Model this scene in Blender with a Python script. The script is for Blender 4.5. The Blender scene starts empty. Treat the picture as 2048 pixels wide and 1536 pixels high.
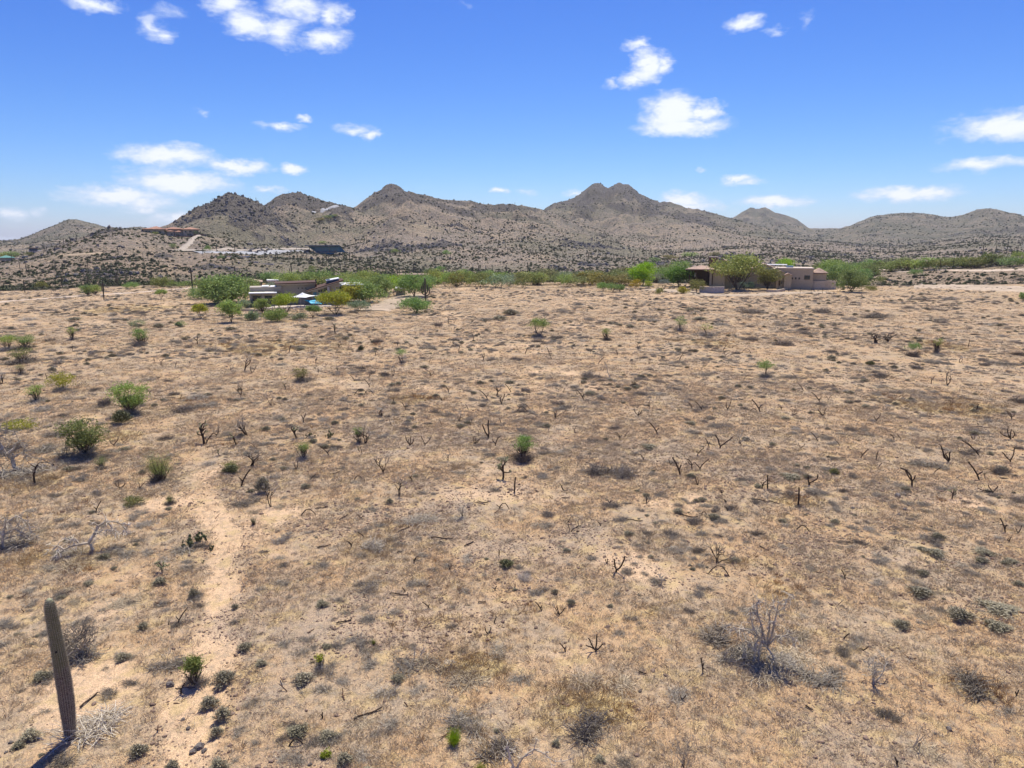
import bpy, math, random
import numpy as np
from mathutils import Vector, Matrix, Euler

# ------------------------------------------------------------------ camera, sky, sun, exposure
SC = bpy.context.scene
W0, H0, F0 = 2048.0, 1536.0, 1384.0
CAMH = 14.5
PITCH = math.atan(283.0 / F0)
cam_d = bpy.data.cameras.new("camera")
cam = bpy.data.objects.new("camera", cam_d)
SC.collection.objects.link(cam)
cam.location = (0, 0, CAMH)
cam.rotation_euler = (math.radians(90) - PITCH, 0, 0)
cam_d.sensor_width = 36.0
cam_d.lens = 36.0 * F0 / W0
cam_d.clip_start = 0.1
cam_d.clip_end = 30000
SC.camera = cam

SUN_EL, SUN_AZ = math.radians(66), math.radians(9)      # ahead of the camera, a little to the right
sl = bpy.data.lights.new("sun", 'SUN')
sl.energy = 5.0
sl.angle = math.radians(0.55)
sl.color = (1.0, 0.94, 0.80)
sun = bpy.data.objects.new("sun", sl)
SC.collection.objects.link(sun)
sd = Vector((math.sin(SUN_AZ) * math.cos(SUN_EL), math.cos(SUN_AZ) * math.cos(SUN_EL), math.sin(SUN_EL)))
sun.rotation_euler = sd.to_track_quat('Z', 'Y').to_euler()
sun.location = (0, 0, 200)

SC.view_settings.view_transform = 'Standard'
SC.view_settings.look = 'None'
SC.view_settings.gamma = 1.0
SC.view_settings.use_curve_mapping = False
SC.view_settings.exposure = 0.28
SC.cycles.max_bounces = 5
SC.cycles.diffuse_bounces = 3
SC.cycles.glossy_bounces = 2
SC.cycles.transparent_max_bounces = 8
SC.cycles.use_adaptive_sampling = True
SC.cycles.adaptive_threshold = 0.02

CF = Vector((0, math.cos(PITCH), -math.sin(PITCH)))
CU = Vector((0, math.sin(PITCH), math.cos(PITCH)))

def pdir(px, py):
    dx = px - 1024.0
    dy = 768.0 - py
    return (dx, F0 * CF.y + dy * CU.y, F0 * CF.z + dy * CU.z)

def pang(px, py):
    x, y, z = pdir(px, py)
    return math.atan2(x, y), math.atan2(z, math.hypot(x, y))

class NT:
    """small helper for node trees"""
    def __init__(s, tree):
        s.t = tree
    def n(s, typ, **kw):
        nd = s.t.nodes.new(typ)
        for k, v in kw.items():
            if k == 'ins':
                for i, val in v.items():
                    sock = nd.inputs[i]
                    if isinstance(val, bpy.types.NodeSocket):
                        s.t.links.new(val, sock)
                    else:
                        sock.default_value = val
            else:
                setattr(nd, k, v)
        return nd
    def m(s, op, a, b=None, c=None, clamp=False):
        nd = s.n('ShaderNodeMath', operation=op, use_clamp=clamp)
        for i, v in enumerate((a, b, c)):
            if v is None: continue
            if isinstance(v, bpy.types.NodeSocket): s.t.links.new(v, nd.inputs[i])
            else: nd.inputs[i].default_value = v
        return nd.outputs[0]
    def vm(s, op, a, b=None, out=0):
        nd = s.n('ShaderNodeVectorMath', operation=op)
        for i, v in enumerate((a, b)):
            if v is None: continue
            if isinstance(v, bpy.types.NodeSocket): s.t.links.new(v, nd.inputs[i])
            else: nd.inputs[i].default_value = v
        return nd.outputs[out]
    def mix(s, f, a, b, blend='MIX'):
        nd = s.n('ShaderNodeMix', data_type='RGBA', blend_type=blend)
        for i, v in ((0, f), (6, a), (7, b)):
            if isinstance(v, bpy.types.NodeSocket): s.t.links.new(v, nd.inputs[i])
            else: nd.inputs[i].default_value = v if i == 0 else (*v[:3], 1)
        return nd.outputs[2]
    def ramp(s, f, a, b, to0=0.0, to1=1.0, smooth=True):
        nd = s.n('ShaderNodeMapRange', interpolation_type='SMOOTHSTEP' if smooth else 'LINEAR')
        s.t.links.new(f, nd.inputs[0])
        for i, v in ((1, a), (2, b), (3, to0), (4, to1)): nd.inputs[i].default_value = v
        return nd.outputs[0]
    def noise(s, vec, scale, detail=3, rough=0.55, out=0, dist=0.0):
        nd = s.n('ShaderNodeTexNoise', ins={'Scale': scale, 'Detail': detail, 'Roughness': rough, 'Distortion': dist})
        if vec is not None: s.t.links.new(vec, nd.inputs['Vector'])
        return nd.outputs[out]

def build_world():
    w = bpy.data.worlds.new("World")
    SC.world = w
    w.use_nodes = True
    t = w.node_tree
    t.nodes.clear()
    N = NT(t)
    sky = N.n('ShaderNodeTexSky', sky_type='NISHITA', sun_disc=False, sun_elevation=SUN_EL, sun_rotation=SUN_AZ,
              altitude=700, air_density=1.0, dust_density=0.6, ozone_density=2.0)
    # the deep clean blue of the high desert sky: the physical sky, saturated as the photograph is processed
    s3 = N.n('ShaderNodeSeparateColor', ins={0: sky.outputs[0]})
    hs = N.n('ShaderNodeCombineColor', ins={
        0: N.m('MULTIPLY', N.m('POWER', N.m('MULTIPLY', s3.outputs[0], .128), 1.72), 6.25),
        1: N.m('MULTIPLY', N.m('POWER', N.m('MULTIPLY', s3.outputs[1], .128), 1.5), 6.85),
        2: N.m('MULTIPLY', N.m('POWER', N.m('MULTIPLY', s3.outputs[2], .128), .95), 9.2)})
    tc = N.n('ShaderNodeTexCoord')
    sep = N.n('ShaderNodeSeparateXYZ', ins={0: tc.outputs['Generated']})
    az = N.m('ARCTAN2', sep.outputs[0], sep.outputs[1])
    el = N.m('ARCSINE', sep.outputs[2])
    base = N.n('ShaderNodeCombineXYZ', ins={0: N.m('MULTIPLY', az, F0), 1: N.m('MULTIPLY', el, F0)}).outputs[0]
    stretched = N.vm('MULTIPLY', base, (1.0, 1.7, 1.0))
    w1 = N.noise(stretched, 0.016, 3, 0.6, out=1)
    w2 = N.noise(stretched, 0.055, 4, 0.65, out=1)
    warp = N.vm('ADD', N.vm('MULTIPLY', N.vm('SUBTRACT', w1, (.5, .5, .5)), (70, 26, 0)),
                N.vm('MULTIPLY', N.vm('SUBTRACT', w2, (.5, .5, .5)), (26, 14, 0)))
    pos = N.vm('ADD', base, warp)
    clouds = [  # x, y, half width, half height, strength (pixels of the photograph turned into directions)
        (335, 310, 92, 21, 1), (475, 333, 60, 17, 1), (355, 365, 106, 25, 1.1), (240, 392, 92, 19, 1), (290, 408, 60, 15, .8),
        (585, 337, 24, 11, 1), (555, 254, 40, 9, .7), (607, 237, 22, 8, .7), (705, 258, 36, 12, .7), (742, 270, 18, 11, .8),
        (455, 8, 40, 22, .9), (498, 48, 48, 28, 1), (560, 60, 62, 24, .8), (590, 12, 70, 26, .85), (648, 78, 44, 26, .9),
        (668, 32, 26, 26, .8), (560, 85, 60, 14, .5), (303, 52, 26, 24, .7), (330, 72, 22, 12, .6), (335, 22, 34, 14, .35),
        (185, 6, 42, 14, .9), (1295, 128, 34, 36, 1), (1322, 130, 26, 20, .9), (1275, 88, 30, 13, .9), (1270, 160, 34, 16, .8),
        (1222, 168, 20, 9, .6), (1345, 228, 66, 38, 1.2), (1410, 225, 34, 20, 1.1), (1365, 252, 88, 20, 1.1),
        (1490, 46, 38, 15, .9), (1562, 60, 20, 8, .4), (1612, 38, 14, 18, .35), (2010, 252, 90, 25, 1), (1965, 330, 74, 13, .8),
        (1805, 388, 90, 16, 1), (1550, 403, 66, 13, 1), (1365, 400, 62, 17, 1.1), (1380, 412, 60, 14, 1), (1470, 360, 28, 10, .9), (1500, 364, 26, 6, .6),
        (1000, 381, 21, 9, .9), (1055, 382, 24, 8, .5), (1146, 385, 20, 9, .6), (350, 438, 56, 15, .8), (14, 430, 26, 11, .7),
        (65, 428, 18, 9, .5), (1396, 341, 11, 7, .4), (535, 379, 36, 8, .7), (411, 223, 13, 8, .4), (0, 478, 40, 6, .5),
        (930, 5, 16, 8, .3), (160, 470, 60, 8, .4)]
    rng = random.Random(11)
    for i in range(60):      # the sky outside the frame carries on with the same small fair-weather clouds
        a = rng.uniform(-math.pi, math.pi)
        e = rng.uniform(0.02, 0.55)
        if abs(a) < 0.78 and e < 0.5: continue
        clouds.append((None, a, e, rng.uniform(40, 120), rng.uniform(10, 26), 1))
    dmax = None
    for c in clouds:
        if c[0] is None:
            _, a, e, hw, hh, st = c
        else:
            a, e = pang(c[0], c[1]); hw, hh, st = c[2], c[3], c[4]
        k = 1.2
        v = N.vm('MULTIPLY', N.vm('SUBTRACT', pos, (a * F0, e * F0, 0)), (1 / (hw * k), 1 / (hh * k), 0))
        ln = N.vm('LENGTH', v, out=1)
        d = N.m('MULTIPLY_ADD', ln, -st, st)
        dmax = d if dmax is None else N.m('MAXIMUM', dmax, d)
    fb = N.noise(N.vm('MULTIPLY', base, (.8, 1.9, 1)), 0.026, 6, 0.60, dist=.4)
    dens = N.m('ADD', dmax, N.m('MULTIPLY', N.m('SUBTRACT', fb, .5), 1.0))
    mask = N.ramp(dens, 0.02, 0.78)
    mask = N.m('MULTIPLY', N.m('MULTIPLY', mask, .94), N.ramp(dmax, 0.0, 0.12))
    ccol = N.mix(N.ramp(dens, .3, .9), (6.6, 7.3, 8.8), (8.4, 8.7, 9.2))
    col = N.mix(mask, hs.outputs[0], ccol)
    bg = N.n('ShaderNodeBackground', ins={'Color': col, 'Strength': 0.1})
    out = N.n('ShaderNodeOutputWorld')
    t.links.new(bg.outputs[0], out.inputs[0])
build_world()

# ------------------------------------------------------------------ numpy noise
def _h(ix, iy, seed):
    n = (ix * 374761393 + iy * 668265263 + seed * 974634777) & 0xFFFFFFFF
    n = ((n ^ (n >> 13)) * 1274126177) & 0xFFFFFFFF
    n = (n ^ (n >> 16)) & 0xFFFFFFFF
    return n.astype(np.float64) / 4294967295.0

def vnoise(x, y, seed=0):
    x = np.asarray(x, float); y = np.asarray(y, float)
    ix = np.floor(x).astype(np.int64); iy = np.floor(y).astype(np.int64)
    fx = x - ix; fy = y - iy
    u = fx * fx * fx * (fx * (fx * 6 - 15) + 10); v = fy * fy * fy * (fy * (fy * 6 - 15) + 10)
    a = _h(ix, iy, seed); b = _h(ix + 1, iy, seed); c = _h(ix, iy + 1, seed); d = _h(ix + 1, iy + 1, seed)
    return (a + (b - a) * u) * (1 - v) + (c + (d - c) * u) * v

def fbm(x, y, scale, octv=4, seed=0, rough=0.5, ridged=False):
    s = 0.0; amp = 1.0; tot = 0.0; f = 1.0 / scale
    for o in range(octv):
        n = vnoise(x * f + o * 17.3, y * f - o * 9.1, seed + o)
        if ridged: n = 1 - abs(2 * n - 1)
        s = s + n * amp; tot += amp
        amp *= rough; f *= 2.03
    return s / tot - (0.0 if ridged else 0.5)

# ------------------------------------------------------------------ terrain
RIDGES = [ # crest distance, front width, back width, power, gully amount, seed, skyline points
    (1500, 800, 500, 1.35, .25, 1, [(-500, 500), (-300, 472), (-100, 478), (0, 481), (30, 484), (55, 474), (80, 462), (110, 449), (135, 439), (150, 438), (165, 441), (185, 446), (212, 454), (240, 459), (262, 454), (280, 452), (300, 458), (360, 480), (440, 500)]),
    (480, 235, 160, 1.15, .16, 2, [(-700, 560), (-200, 540), (0, 519), (60, 505), (120, 487), (170, 471), (205, 458), (228, 454), (260, 457), (300, 461), (400, 468), (450, 476), (520, 488), (620, 498), (700, 508), (800, 528), (900, 545), (980, 556)]),
    (620, 190, 160, 1.3, .2, 3, [(230, 500), (270, 476), (300, 464), (322, 456), (345, 444), (370, 430), (397, 417), (410, 409), (425, 404), (440, 393), (452, 388), (463, 386), (475, 389), (497, 396), (512, 404), (530, 413), (570, 438), (620, 470), (680, 500), (760, 530)]),
    (820, 360, 200, 1.25, .25, 4, [(400, 470), (500, 425), (527, 410), (540, 403), (550, 396), (565, 389), (580, 385), (600, 383), (612, 389), (630, 396), (650, 404), (675, 409), (700, 414), (715, 418), (760, 440), (830, 480), (900, 520)]),
    (1050, 690, 300, 1.35, .32, 5, [(600, 480), (660, 440), (690, 425), (712, 413), (725, 402), (745, 388), (757, 382), (766, 374), (775, 369), (785, 367), (795, 371), (804, 378), (812, 383), (830, 386), (850, 388), (865, 392), (880, 397), (900, 400), (935, 401), (955, 405), (975, 408), (990, 410), (1005, 407), (1020, 408), (1050, 412), (1075, 417), (1090, 421), (1140, 440), (1250, 480), (1350, 510), (1500, 530)]),
    (1600, 950, 400, 1.3, .3, 6, [(950, 460), (1040, 436), (1076, 424), (1088, 420), (1094, 413), (1102, 409), (1125, 402), (1150, 394), (1160, 388), (1172, 379), (1182, 370), (1190, 366), (1198, 366), (1207, 371), (1216, 378), (1222, 374), (1230, 368), (1238, 365), (1248, 366), (1260, 370), (1270, 378), (1280, 388), (1300, 395), (1320, 403), (1335, 403), (1352, 407), (1370, 414), (1395, 418), (1410, 422), (1460, 437), (1500, 448), (1560, 460), (1650, 480), (1750, 500)]),
    (2600, 800, 500, 1.2, .25, 7, [(1380, 480), (1430, 455), (1460, 438), (1475, 430), (1490, 420), (1503, 413), (1511, 417), (1520, 417), (1530, 414), (1540, 420), (1550, 425), (1575, 432), (1595, 438), (1605, 447), (1618, 456), (1650, 457), (1690, 456), (1760, 475)]),
    (2300, 1000, 500, 1.2, .3, 8, [(1560, 480), (1640, 459), (1680, 456), (1700, 451), (1720, 443), (1737, 435), (1755, 431), (1780, 427), (1800, 426), (1830, 426), (1860, 429), (1885, 434), (1905, 434), (1925, 430), (1940, 424), (1955, 418), (1972, 416), (1992, 419), (2010, 424), (2035, 428), (2060, 440), (2130, 428), (2250, 445), (2400, 465), (2900, 480)]),
    (1300, 950, 400, 1.1, .15, 9, [(900, 520), (1100, 502), (1250, 492), (1350, 484), (1500, 474), (1600, 480), (1700, 486), (1800, 492), (1900, 480), (1970, 472), (2048, 475), (2200, 485), (2600, 500)]),
    (330, 110, 120, 1.2, .08, 10, [(1560, 575), (1640, 558), (1700, 548), (1760, 541), (1850, 536), (1950, 533), (2048, 529), (2200, 520), (2500, 530), (2900, 560)]),
]

def terrain_fn(x, y):
    r = np.hypot(x, y) + 1e-6
    az = np.arctan2(x, y)
    z = 0.5 * fbm(x, y, 38, 3, 20) * np.clip(r / 60, .25, 1.6) + 0.16 * fbm(x, y, 6, 3, 21) + 0.05 * fbm(x, y, 1.3, 2, 22)
    z = z * np.where(r > 400, 2.0, 1.0) + 3.0 * fbm(x, y, 160, 3, 25) * np.clip((r - 260) / 300, 0, 1)
    for (R, Wf, Wb, p, g, seed, prof) in RIDGES:
        pa = np.array([pang(a, b)[0] for a, b in prof]); pe = np.array([pang(a, b)[1] for a, b in prof])
        Rl = R * (1 + 0.16 * fbm(az * 3.1 + 7, az * 0 + seed, .5, 3, seed + 40))
        t = np.where(r < Rl, (Rl - r) / Wf, (r - Rl) / Wb)
        tc = np.clip(t, 0, 1)
        azw = az + (fbm(x, y, R * .16, 4, seed + 60) * 0.16) * np.clip(tc * 1.6, 0, 1)
        el = np.interp(azw, pa, pe, left=-0.25, right=-0.25)
        edge = np.clip((azw - (pa[0] - .15)) / .15, 0, 1) * np.clip(((pa[-1] + .15) - azw) / .15, 0, 1)
        el = np.where((azw < pa[0]), pe[0], np.where(azw > pa[-1], pe[-1], el))
        Hh = (CAMH + Rl * np.tan(el)) * edge
        Hh = np.maximum(Hh, 0)
        gul = fbm(x, y, R * .11, 5, seed + 80, .52, ridged=True) - .62
        gul2 = fbm(x, y, R * .038, 4, seed + 85, .55, ridged=True) - .62
        zz = Hh * (1 - tc) ** p * (1 + (1.35 * g * gul + .42 * g * gul2) * 4 * tc * (1 - tc) * 1.8)
        zz = zz + Hh * 0.035 * fbm(x, y, R * .02, 4, seed + 90, .6) * np.clip(zz / (Hh + .1) * 2, 0, 1) * (t < 1)
        zz = np.where(t >= 1, 0, zz)
        k = 2.5
        z = np.where((z > zz + k), z, np.where(zz > z + k, zz, (z + zz) / 2 + ((z - zz) ** 2) / (4 * k) + k / 4)) if False else np.maximum(z, zz + np.minimum(z, 1.0) * .6)
    return z

FINE = 0.84
az_f = np.linspace(-FINE, FINE, 800)
az_c = np.linspace(FINE, 2 * math.pi - FINE, 90)[1:-1]
AZ = np.concatenate([az_f, az_c])
NAZ = len(AZ)
R_NEAR = np.concatenate([[0.01, 4.0, 8.0], np.geomspace(11, 260, 330)])
R_FAR = np.geomspace(260, 9000, 380)
RR = np.concatenate([R_NEAR, R_FAR[1:]])
NR1 = len(R_NEAR)
Rg, Ag = np.meshgrid(RR, AZ, indexing='ij')
XG = Rg * np.sin(Ag); YG = Rg * np.cos(Ag)
ZG = terrain_fn(XG, YG)
# the little bank of the dry wash in the left foreground
LR = np.log(RR)

def gz(x, y):
    x = np.atleast_1d(np.asarray(x, float)); y = np.atleast_1d(np.asarray(y, float))
    r = np.maximum(np.hypot(x, y), 0.02); a = np.arctan2(x, y)
    a = np.where(a < -FINE, a + 2 * math.pi, a)
    i = np.clip(np.searchsorted(RR, r) - 1, 0, len(RR) - 2)
    AZx = np.append(AZ, AZ[0] + 2 * math.pi)
    j = np.clip(np.searchsorted(AZx, a) - 1, 0, NAZ - 1)
    j2 = (j + 1) % NAZ
    fr = np.clip((r - RR[i]) / (RR[i + 1] - RR[i]), 0, 1)
    fa = np.clip((a - AZx[j]) / (AZx[j + 1] - AZx[j]), 0, 1)
    return (ZG[i, j] * (1 - fa) + ZG[i, j2] * fa) * (1 - fr) + (ZG[i + 1, j] * (1 - fa) + ZG[i + 1, j2] * fa) * fr

_TS = np.geomspace(8, 4000, 2600)
def P(px, py):
    """the point of the ground seen at a pixel of the photograph"""
    d = pdir(px, py)
    h = math.hypot(d[0], d[1])
    x = _TS * d[0] / h; y = _TS * d[1] / h; z = CAMH + _TS * d[2] / h
    g = gz(x, y)
    k = np.argmax(z < g)
    if z[k] >= g[k] or k == 0:
        k = len(_TS) - 1 if k == 0 else k
    a, b = z[k - 1] - g[k - 1], g[k] - z[k]
    f = a / (a + b) if (a + b) > 0 else 0
    t = _TS[k - 1] + (_TS[k] - _TS[k - 1]) * f
    X, Y = t * d[0] / h, t * d[1] / h
    return Vector((X, Y, float(gz(X, Y)[0])))

def depth(p):
    return p.y * CF.y + (p.z - CAMH) * CF.z
def mpp(p):
    return depth(p) / F0
def dep(p):
    """foreshortening of the ground at p"""
    return max(0.02, math.sin(math.atan2(CAMH - p.z, math.hypot(p.x, p.y))))

# ------------------------------------------------------------------ ground cover masks (world space)
def blob(xs, ys, lst):
    m = np.zeros_like(xs)
    for (px, py, w, h) in lst:
        p = P(px, py); s = mpp(p)
        rx = w * s; ry = h * s / dep(p)
        m = np.maximum(m, np.exp(-(((xs - p.x) / rx) ** 2 + ((ys - p.y) / ry) ** 2)))
    return m
GOLD = [(1540, 1180, 90, 60), (1600, 1310, 110, 60), (1950, 1370, 90, 40), (1885, 690, 45, 12), (170, 1120, 60, 30), (725, 735, 60, 10),
        (830, 797, 90, 8), (900, 935, 60, 10), (90, 960, 60, 20), (1480, 1130, 90, 30), (1590, 1000, 60, 15), (230, 870, 60, 12), (1300, 1225, 60, 22),
        (60, 1120, 60, 25), (1200, 1410, 120, 50), (950, 1330, 60, 20), (240, 620, 120, 10), (1450, 690, 120, 14), (560, 690, 160, 14), (1900, 820, 120, 14)]
SAND = [(120, 1200, 200, 60), (150, 1400, 200, 90), (450, 1110, 70, 60), (400, 960, 60, 50), (640, 830, 90, 14), (1350, 1000, 90, 20), (600, 1020, 120, 30),
        (1000, 990, 150, 30), (1100, 740, 60, 12), (1700, 760, 90, 14), (1800, 1130, 120, 40), (1650, 1140, 60, 25), (1880, 1010, 100, 20), (330, 1000, 70, 30), (1280, 1130, 120, 40), (1480, 740, 60, 8)]
GRAV = [(700, 1250, 220, 80), (560, 1400, 160, 90), (900, 1050, 160, 50), (1600, 930, 120, 25), (1150, 1060, 120, 40), (1250, 900, 160, 20), (1780, 990, 160, 18), (800, 880, 200, 25), (480, 1230, 50, 60), (560, 1230, 90, 90), (600, 1500, 120, 60)]
TRACK = [(392, 800), (395, 860), (402, 930), (425, 1010), (450, 1090), (448, 1150), (432, 1230), (425, 1300), (400, 1390), (385, 1460), (372, 1536), (350, 1700)]
_tr = [P(*q) for q in TRACK]
def track_dist(xs, ys):
    d = np.full(xs.shape, 1e9)
    for a, b in zip(_tr[:-1], _tr[1:]):
        vx, vy = b.x - a.x, b.y - a.y
        t = np.clip(((xs - a.x) * vx + (ys - a.y) * vy) / (vx * vx + vy * vy), 0, 1)
        d = np.minimum(d, np.hypot(xs - a.x - t * vx, ys - a.y - t * vy))
    return d
def masks(xs, ys):
    n1 = fbm(xs, ys, 9, 4, 31); n2 = fbm(xs, ys, 14, 4, 32); n3 = fbm(xs, ys, 5, 4, 33); n4 = fbm(xs, ys, 2.2, 3, 34)
    td = track_dist(xs, ys)
    rr_ = np.hypot(xs, ys)
    tr = np.clip(1.25 - (td + n3 * 2.4 + n4 * 1.2) / 1.0, 0, 1) * np.clip((58 - rr_) / 26, 0, 1) * np.clip(.62 + n1 * .9 + n4 * .9 + .32, .5, 1.0)
    gold = np.clip(blob(xs, ys, GOLD) * 1.1 + n1 * 1.9 - .25 + n4 * .8, 0, 1)
    sand = np.clip(blob(xs, ys, SAND) * .8 + n2 * 2.0 + n4 * 1.2 - .15, 0, 1)
    grav = np.clip(blob(xs, ys, GRAV) * .8 + n3 * 1.8 + .15, 0, 1)
    sand = np.maximum(sand, tr)
    gold = gold * (1 - tr * .8)
    return gold, grav, sand, tr
# ------------------------------------------------------------------ materials
def new_mat(name):
    m = bpy.data.materials.new(name)
    m.use_nodes = True
    t = m.node_tree
    t.nodes.clear()
    N = NT(t)
    out = N.n('ShaderNodeOutputMaterial')
    bs = N.n('ShaderNodeBsdfPrincipled')
    bs.inputs['Roughness'].default_value = .85
    bs.inputs['Specular IOR Level'].default_value = .2
    t.links.new(bs.outputs[0], out.inputs[0])
    return m, N, bs

def simple_mat(name, col, rough=.85, var=.18, scale=3.0, bump=0.0, spec=.2, metal=0.0, col2=None):
    m, N, bs = new_mat(name)
    tc = N.n('ShaderNodeTexCoord')
    oi = N.n('ShaderNodeObjectInfo')
    n = N.noise(tc.outputs['Object'], scale, 5, .6)
    k = N.m('ADD', N.ramp(n, .25, .75, 1 - var, 1 + var), N.m('MULTIPLY', N.m('SUBTRACT', oi.outputs['Random'], .5), var))
    c = N.mix(N.ramp(N.noise(tc.outputs['Object'], scale * .4, 3, .6), .35, .65), col, col2) if col2 else N.mix(0.0, col, col)
    c = N.vm('SCALE', c); nd = c.node
    N.t.links.new(k, nd.inputs['Scale'])
    N.t.links.new(c, bs.inputs['Base Color'])
    bs.inputs['Roughness'].default_value = rough
    bs.inputs['Specular IOR Level'].default_value = spec
    bs.inputs['Metallic'].default_value = metal
    if bump:
        b = N.n('ShaderNodeBump', ins={'Strength': 1.0, 'Distance': bump, 'Height': N.noise(tc.outputs['Object'], scale * 4, 5, .65)})
        N.t.links.new(b.outputs[0], bs.inputs['Normal'])
    return m

def foliage_mat(name, c1, c2, trans=.25):
    """leaf colour comes from obj.color times a leaf-to-leaf variation"""
    m, N, bs = new_mat(name)
    oi = N.n('ShaderNodeObjectInfo')
    geo = N.n('ShaderNodeNewGeometry')
    tc = N.n('ShaderNodeTexCoord')
    n = N.noise(tc.outputs['Object'], 1.6, 3, .6)
    base = N.mix(geo.outputs['Random Per Island'], c1, c2)
    base = N.mix(1.0, base, oi.outputs['Color'], 'MULTIPLY')
    c = N.vm('SCALE', base); N.t.links.new(N.ramp(n, .25, .75, .78, 1.2), c.node.inputs['Scale'])
    N.t.links.new(c, bs.inputs['Base Color'])
    bs.inputs['Roughness'].default_value = .6
    out = [x for x in N.t.nodes if x.type == 'OUTPUT_MATERIAL'][0]
    tr = N.n('ShaderNodeBsdfTranslucent', ins={'Color': c})
    mx = N.n('ShaderNodeMixShader', ins={0: trans, 1: bs.outputs[0], 2: tr.outputs[0]})
    N.t.links.new(mx.outputs[0], out.inputs[0])
    return m

def twig_mat(name, c1, c2):
    m, N, bs = new_mat(name)
    oi = N.n('ShaderNodeObjectInfo')
    geo = N.n('ShaderNodeNewGeometry')
    base = N.mix(geo.outputs['Random Per Island'], c1, c2)
    c = N.vm('SCALE', base); N.t.links.new(N.ramp(oi.outputs['Random'], 0, 1, .75, 1.25, False), c.node.inputs['Scale'])
    N.t.links.new(c, bs.inputs['Base Color'])
    return m

def ground_mat():
    m, N, bs = new_mat('desert_soil')
    tc = N.n('ShaderNodeTexCoord'); P0 = tc.outputs['Object']
    at = N.n('ShaderNodeVertexColor', layer_name='cover')
    sp = N.n('ShaderNodeSeparateColor', ins={0: at.outputs[0]})
    gold, grav, sand = sp.outputs[0], sp.outputs[1], sp.outputs[2]
    n_fine = N.noise(P0, 9.0, 5, .68)
    n_mid = N.noise(P0, 1.7, 5, .66)
    n_big = N.noise(P0, .23, 5, .6)
    n_dot = N.noise(P0, 28.0, 3, .6)
    base = N.mix(N.ramp(n_mid, .34, .66), (.40, .275, .175), (.32, .24, .175))
    base = N.mix(N.ramp(n_big, .4, .62), base, (.42, .265, .150))
    sandc = N.mix(N.ramp(n_fine, .3, .7), (.60, .405, .26), (.52, .345, .22))
    base = N.mix(N.m('MULTIPLY', N.ramp(N.m('ADD', sand, N.m('MULTIPLY', N.m('SUBTRACT', n_mid, .5), 1.1)), .3, .75), .9), base, sandc)
    gvb = N.ramp(N.m('ADD', grav, N.m('MULTIPLY', N.m('SUBTRACT', n_mid, .5), .8)), .35, .85)
    base = N.mix(N.m('MULTIPLY', gvb, .5), base, (.31, .235, .185))
    # crust of straw and rusty dried annuals
    goldc = N.mix(N.ramp(N.noise(P0, .55, 4, .6), .42, .6), (.52, .395, .185), (.45, .29, .13))
    gm = N.ramp(N.m('ADD', gold, N.m('MULTIPLY', N.m('SUBTRACT', N.noise(P0, 3.1, 5, .7), .5), 1.3)), .45, .85)
    base = N.mix(N.m('MULTIPLY', gm, .75), base, goldc)
    # grey litter and gravel specks
    v = N.n('ShaderNodeTexVoronoi', feature='F1', ins={'Vector': P0, 'Scale': 11.0, 'Randomness': 1.0})
    vc = N.n('ShaderNodeSeparateColor', ins={0: v.outputs['Color']})
    stone = N.m('MULTIPLY', N.ramp(v.outputs['Distance'], .30, .20), N.m('GREATER_THAN', vc.outputs[0], .45))
    v2 = N.n('ShaderNodeTexVoronoi', feature='F1', ins={'Vector': P0, 'Scale': 4.2, 'Randomness': 1.0})
    vc2 = N.n('ShaderNodeSeparateColor', ins={0: v2.outputs['Color']})
    stone2 = N.m('MULTIPLY', N.ramp(v2.outputs['Distance'], .22, .14), N.m('GREATER_THAN', vc2.outputs[0], .7))
    gv = N.ramp(N.m('ADD', grav, N.m('MULTIPLY', N.m('SUBTRACT', n_mid, .5), .8)), .25, .7)
    st = N.m('MULTIPLY', N.m('MAXIMUM', stone, stone2), N.m('MULTIPLY_ADD', gv, .8, .15))
    stc = N.mix(vc.outputs[1], (.13, .082, .075), (.36, .27, .22))
    base = N.mix(st, base, stc)
    litter = N.m('MULTIPLY', N.ramp(N.noise(N.vm('MULTIPLY', P0, (1, .8, 1)), 3.3, 6, .72), .50, .64), N.m('SUBTRACT', 1.0, N.m('MULTIPLY', sand, .35)))
    base = N.mix(N.m('MULTIPLY', litter, .62), base, (.245, .205, .17))
    n_y = N.noise(P0, 13.0, 4, .7)
    base = N.mix(N.m('MULTIPLY', N.ramp(n_y, .54, .66), .55), base, (.55, .42, .235))
    n_v = N.noise(N.vm('ADD', P0, (31.0, 17.0, 0)), 10.0, 4, .7)
    base = N.mix(N.m('MULTIPLY', N.ramp(n_v, .56, .68), .5), base, (.27, .195, .165))
    n_w = N.noise(N.vm('ADD', P0, (11.0, 57.0, 0)), .8, 5, .68)
    base = N.mix(N.m('MULTIPLY', N.ramp(n_w, .50, .64), .7), base, (.45, .32, .165))
    spk = N.ramp(n_dot, .30, .70, .70, 1.34)
    base = N.mix(1.0, base, (1.04, 1.07, 1.02), 'MULTIPLY')
    c = N.vm('SCALE', base); N.t.links.new(spk, c.node.inputs['Scale'])
    N.t.links.new(c, bs.inputs['Base Color'])
    bs.inputs['Roughness'].default_value = .95
    hgt = N.m('ADD', N.m('MULTIPLY', n_fine, .5), N.m('ADD', N.m('MULTIPLY', st, .35), N.m('MULTIPLY', litter, .3)))
    b = N.n('ShaderNodeBump', ins={'Strength': .8, 'Distance': .09, 'Height': hgt})
    N.t.links.new(b.outputs[0], bs.inputs['Normal'])
    return m

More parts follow.
